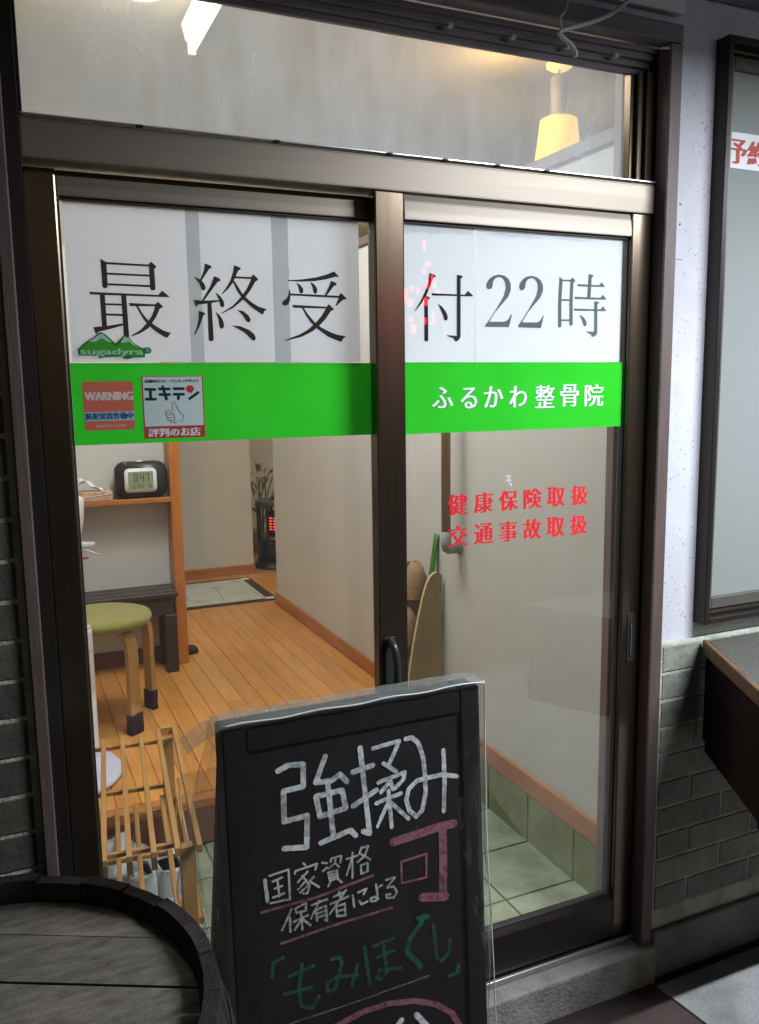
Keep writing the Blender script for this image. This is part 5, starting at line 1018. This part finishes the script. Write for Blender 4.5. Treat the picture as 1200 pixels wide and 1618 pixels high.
# plastic cover: a loose bag round the board, slack on the left
def cover(u, v):
    # u runs round the board, v from bottom to top
    z = 0.06 + v * (SH + 0.006 - 0.06); sl = 1.0 - 0.25 * max(0, v - .93) / .07
    bul = (0.050 + 0.020 * math.sin(v * 5.0) + 0.012 * math.sin(v * 17)) * sl
    br = 0.012 + 0.010 * (1 - v) + 0.004 * math.sin(v * 14)
    pts = [(SX0 + 0.01, 0.010), (SX1 - 0.01, 0.010), (SX1 + 0.004, 0.006), (SX1 + br, -0.02), (SX1 + 0.004, -0.052), (SX0 - 0.004, -0.054), (SX0 - bul * 0.7, -0.062), (SX0 - bul, -0.040), (SX0 - bul * 0.75, -0.012), (SX0 - 0.012, 0.008), (SX0 + 0.01, 0.010)]
    t = u * (len(pts) - 1); i = min(int(t), len(pts) - 2); f_ = t - i
    x = pts[i][0] * (1 - f_) + pts[i + 1][0] * f_; l = pts[i][1] * (1 - f_) + pts[i + 1][1] * f_
    wr_ = noise.noise(Vector((x * 14, z * 5, l * 30))) * 0.007 + noise.noise(Vector((x * 40, z * 9, l * 40))) * 0.003
    return PS(x + (wr_ if l < 0.005 or x < SX0 + .02 else 0), z, l + (wr_ * 0.4 if l > 0.005 else wr_))
cv = B().grid(100, 90, cover).put('plastic_cover', G_plastic, sg_, True)
def cap(u, v):
    x = SX0 - 0.052 + u * (SX1 - SX0 + 0.062); l = 0.010 - v * 0.068
    d = max(0, SX0 - x)
    return PS(x, SH + 0.0075 - d * 0.55 - 0.003 * abs(v - .5) + noise.noise(Vector((x * 25, v * 3, 2))) * 0.003, l)
B().grid(70, 8, cap).put('cover_top', glass('clear_plastic_top', (0.85, 0.87, 0.87), 0.18, dirt=0.30, dcol=(0.55, 0.60, 0.60), dscale=6, dmin=0.2, dmax=0.6, bump=0.8, bsc=20, ior=1.45), sg_, True)
for (a, b_) in (((SX0 + 0.0, 0.0115), (SX1 + 0.002, 0.0115)),):
    B().tube(catmull([PS(a[0] + (b_[0] - a[0]) * t, SH + 0.008 + 0.0015 * math.sin(t * 23), 0.0115) for t in [k / 14 for k in range(15)]], 3), 0.0013, 6).put('cover_seam', mat('plastic_seam_and_glint', (0.5, 0.52, 0.52), 0.15), sg_, True)
B().tube(catmull([PS(SX1 + 0.004, SH + 0.004, 0.011), PS(SX1 + 0.013, SH - 0.02, 0.0), PS(SX1 + 0.016, 0.8, -0.01), PS(SX1 + 0.024, 0.5, -0.01), PS(SX1 + 0.026, 0.12, -0.01)], 8), 0.0011, 6).put('cover_seam', MATS['plastic_seam_and_glint'], sg_, True)

# slack, crumpled side of the cover hanging on the left
G_slack = glass('crumpled_plastic', (0.90, 0.90, 0.87), 0.10, dirt=0.20, dcol=(0.55, 0.55, 0.50), dscale=5, dstretch=(3, 3, 1), dmin=0.35, dmax=0.7, bump=1.0, bsc=14, ior=1.5)
def slack(u, v):
    z = 0.30 + 0.715 * v; wd_ = 0.040 + 0.030 * v ** 3 + 0.012 * math.sin(v * 11)
    x = SX0 - 0.002 - wd_ * math.sin(u * PI / 2) ; l = 0.006 - 0.055 * u
    k = Vector((u * 2.2, v * 5.0, 3)); f_ = noise.noise(k) * 0.020 + noise.noise(k * 3.1) * 0.008
    return PS(x + f_ * 0.6 * u, z - 0.03 * u * v, l + f_ * u)
B().grid(26, 90, slack).put('cover_fold', G_slack, sg_, True)
for ph, amp, z0, z1 in ((0.3, 0.62, 0.80, 0.66), (2.2, 1.0, 1.0, 0.90)):  # thin pale tubes stand in for highlights along the plastic's creases
    B().tube(catmull([PS(SX0 - 0.066 * amp + 0.003 * math.sin(ph + k * .5) + 0.002 * k, z0 + (z1 - z0) * k / 7, -0.006 + 0.004 * math.sin(k + ph)) for k in range(8)], 4), 0.0006, 5).put('crease_glint', MATS['plastic_seam_and_glint'], sg_, True)

# ================================================================ barrel
BX, BY, BZ, BR = -0.112, -0.553, 0.80, 0.3215
M_stave = piece_mat('weathered_oak', [(0.022, 0.018, 0.018), (0.034, 0.028, 0.028), (0.016, 0.014, 0.014)], 0.85, 8, (6, 6, 1), 0.5, 0.5, 30, spec=0.12)
M_head = piece_mat('weathered_barrel_head', [(0.12, 0.104, 0.086), (0.15, 0.13, 0.108), (0.10, 0.088, 0.076)], 0.9, 5, (4, 14, 1), 0.5, 0.55, 50, spec=0.2)
M_hoop = mat('dark_steel_hoop', (0.03, 0.028, 0.03), 0.5, metal=0.5, var=0.3, nscale=12)
ba = empty('barrel', (BX, BY, 0), 'old wooden barrel with a recessed plank head, bottom left corner', 'barrel')
NS = 26
def brad(z): return BR + 0.045 * math.sin(PI * z / BZ)
for k in range(NS):
    a0 = 2 * PI * k / NS + 0.004; a1 = 2 * PI * (k + 1) / NS - 0.004; b = bmesh.new(); zs = [0.0, 0.1, 0.25, 0.4, 0.55, 0.7, 0.775, BZ]; R_ = []
    top = BZ + random.uniform(-0.004, 0.002)
    for z in zs:
        zz = top if z == BZ else z; r = brad(z); t_ = 0.030 if z < BZ else 0.020; am = (a0 + a1) / 2
        R_.append([b.verts.new((BX + rr_ * math.cos(a), BY + rr_ * math.sin(a), zz)) for rr_, a in ((r, a0), (r, am), (r, a1), (r - t_, a1), (r - t_, am), (r - t_, a0))])
    for i in range(len(zs) - 1):
        for j in range(6): b.faces.new((R_[i][j], R_[i][(j + 1) % 6], R_[i + 1][(j + 1) % 6], R_[i + 1][j]))
    b.faces.new(R_[0][::-1]); b.faces.new(R_[-1]); B().add(b).put('stave', M_stave, ba)
for z in (0.715, 0.575, 0.225, 0.085):
    B().lathe([(brad(z - .02) + 0.0015, -0.02), (brad(z - .02) + 0.004, -0.02), (brad(z + .02) + 0.004, 0.02), (brad(z + .02) + 0.0015, 0.02)], (BX, BY, z), 64, False, False).put('hoop', M_hoop, ba, True)
# planks of the head
hz = BZ - 0.030; ha = math.atan2(-0.124, 0.241); ca, sa = math.cos(ha), math.sin(ha); rin = brad(0.765) - 0.0325
# measured seams give the plank positions (signed distance from the centre)
ref = Vector((-0.057, -0.4525)) - Vector((BX, BY)); d0 = ref.dot(Vector((-sa, ca)))
ref2 = Vector((-0.057, -0.341)) - Vector((BX, BY)); d1 = ref2.dot(Vector((-sa, ca))); pw = d1 - d0
cuts = [d0 + k * pw for k in range(-4, 4)]; cuts = [c for c in cuts if -rin < c < rin]; cuts = [-rin] + cuts + [rin]
for i in range(len(cuts) - 1):
    lo_, hi_ = cuts[i] + 0.0018, cuts[i + 1] - 0.0018
    if hi_ - lo_ < 0.004: continue
    pts = []
    for k in range(13):
        d = lo_ + (hi_ - lo_) * k / 12; q = math.sqrt(max(rin * rin - d * d, 0)); pts.append((q, d))
    pl2 = pts + [(-q, d) for q, d in pts[::-1]]
    poly = [(BX + q * ca - d * sa, BY + q * sa + d * ca) for q, d in pl2]
    clean = [poly[0]]
    for p in poly[1:]:
        if math.dist(p, clean[-1]) > 1e-4: clean.append(p)
    if math.dist(clean[0], clean[-1]) < 1e-4: clean.pop()
    B().prism(clean, 'z', hz - 0.02, hz + random.uniform(-0.0012, 0.0012)).put('head_plank', M_head, ba)
B().lathe([(rin + 0.001, 0), (rin + 0.001, 0.004)], (BX, BY, 0.05), 40).put('bottom', M_stave, ba)

# ================================================================ wall counter at the right edge
co = empty('counter', (1.9, -0.25, 0.62), 'speckled grey counter with a worn wooden edge under the right-hand window', 'counter')
CP = [(1.592, -0.049), (1.395, -0.43), (2.30, -0.43), (2.30, -0.049)]
B().prism([(1.600, -0.052), (1.405, -0.425), (2.298, -0.425), (2.298, -0.052)], 'z', 0.880, 0.9060).put('top_surface', M_gray_top, co)
def cbar(name, p, q, z0, z1, wd, m):
    return B().obox((p[0], p[1], (z0 + z1) / 2), (q[0], q[1], (z0 + z1) / 2), wd, z1 - z0, (0, 0, 1), 0.002).put(name, m, co)
cbar('edge_strip', (1.5935, -0.046), (1.397, -0.428), 0.872, 0.908, 0.013, M_edge)
cbar('edge_strip', (1.397, -0.432), (2.30, -0.432), 0.872, 0.908, 0.012, M_edge)
for i, (za, zb) in enumerate(((0.795, 0.8715), (0.718, 0.7940), (0.640, 0.717))):
    cbar('side_board', (1.603, -0.050), (1.412, -0.420), za, zb, 0.014, M_counter_w)
    cbar('front_board', (1.43, -0.422), (2.29, -0.422), za, zb, 0.014, M_counter_w)
B().obox((1.420, -0.412, 0.612), (1.420, -0.412, 0.871), 0.034, 0.034, (1, 0, 0), 0.003).put('corner_post', M_counter_w, co)
B().obox((1.606, -0.060, 0.625), (1.425, -0.405, 0.625), 0.02, 0.028, (0, 0, 1), 0.002).put('lower_rail', M_counter_w, co)
B().obox((2.27, -0.412, 0.007), (2.27, -0.412, 0.871), 0.034, 0.034, (1, 0, 0), 0.003).put('corner_post', M_counter_w, co)

# red LED lamp across the street whose reflection shows on the right pane
rd = empty('led_sign', (2.79, -3.98, 2.25), 'small red LED sign standing across the lane, behind the camera', 'sign')
M_led = emis('red_led', (1.0, 0.02, 0.05), 20)
bb = B()
box('sign_case', M_black_pl, rd, 2.55, 3.05, -4.08, -4.0, 1.9, 2.6, 0.01)
for k in range(26):
    x_, z_ = 2.58 + random.random() * .42, 1.95 + random.random() * 0.6; bb.box(x_, x_ + random.uniform(.01, .03), -3.998, -3.99, z_, z_ + random.uniform(.02, .07))
bb.put('led_segments', M_led, rd)
box('sign_post', M_aludark, rd, 2.77, 2.83, -4.07, -4.01, 0.001, 1.9, 0.003)
# paving joint dirt line: a few dead leaves and grit on the doorstep edge
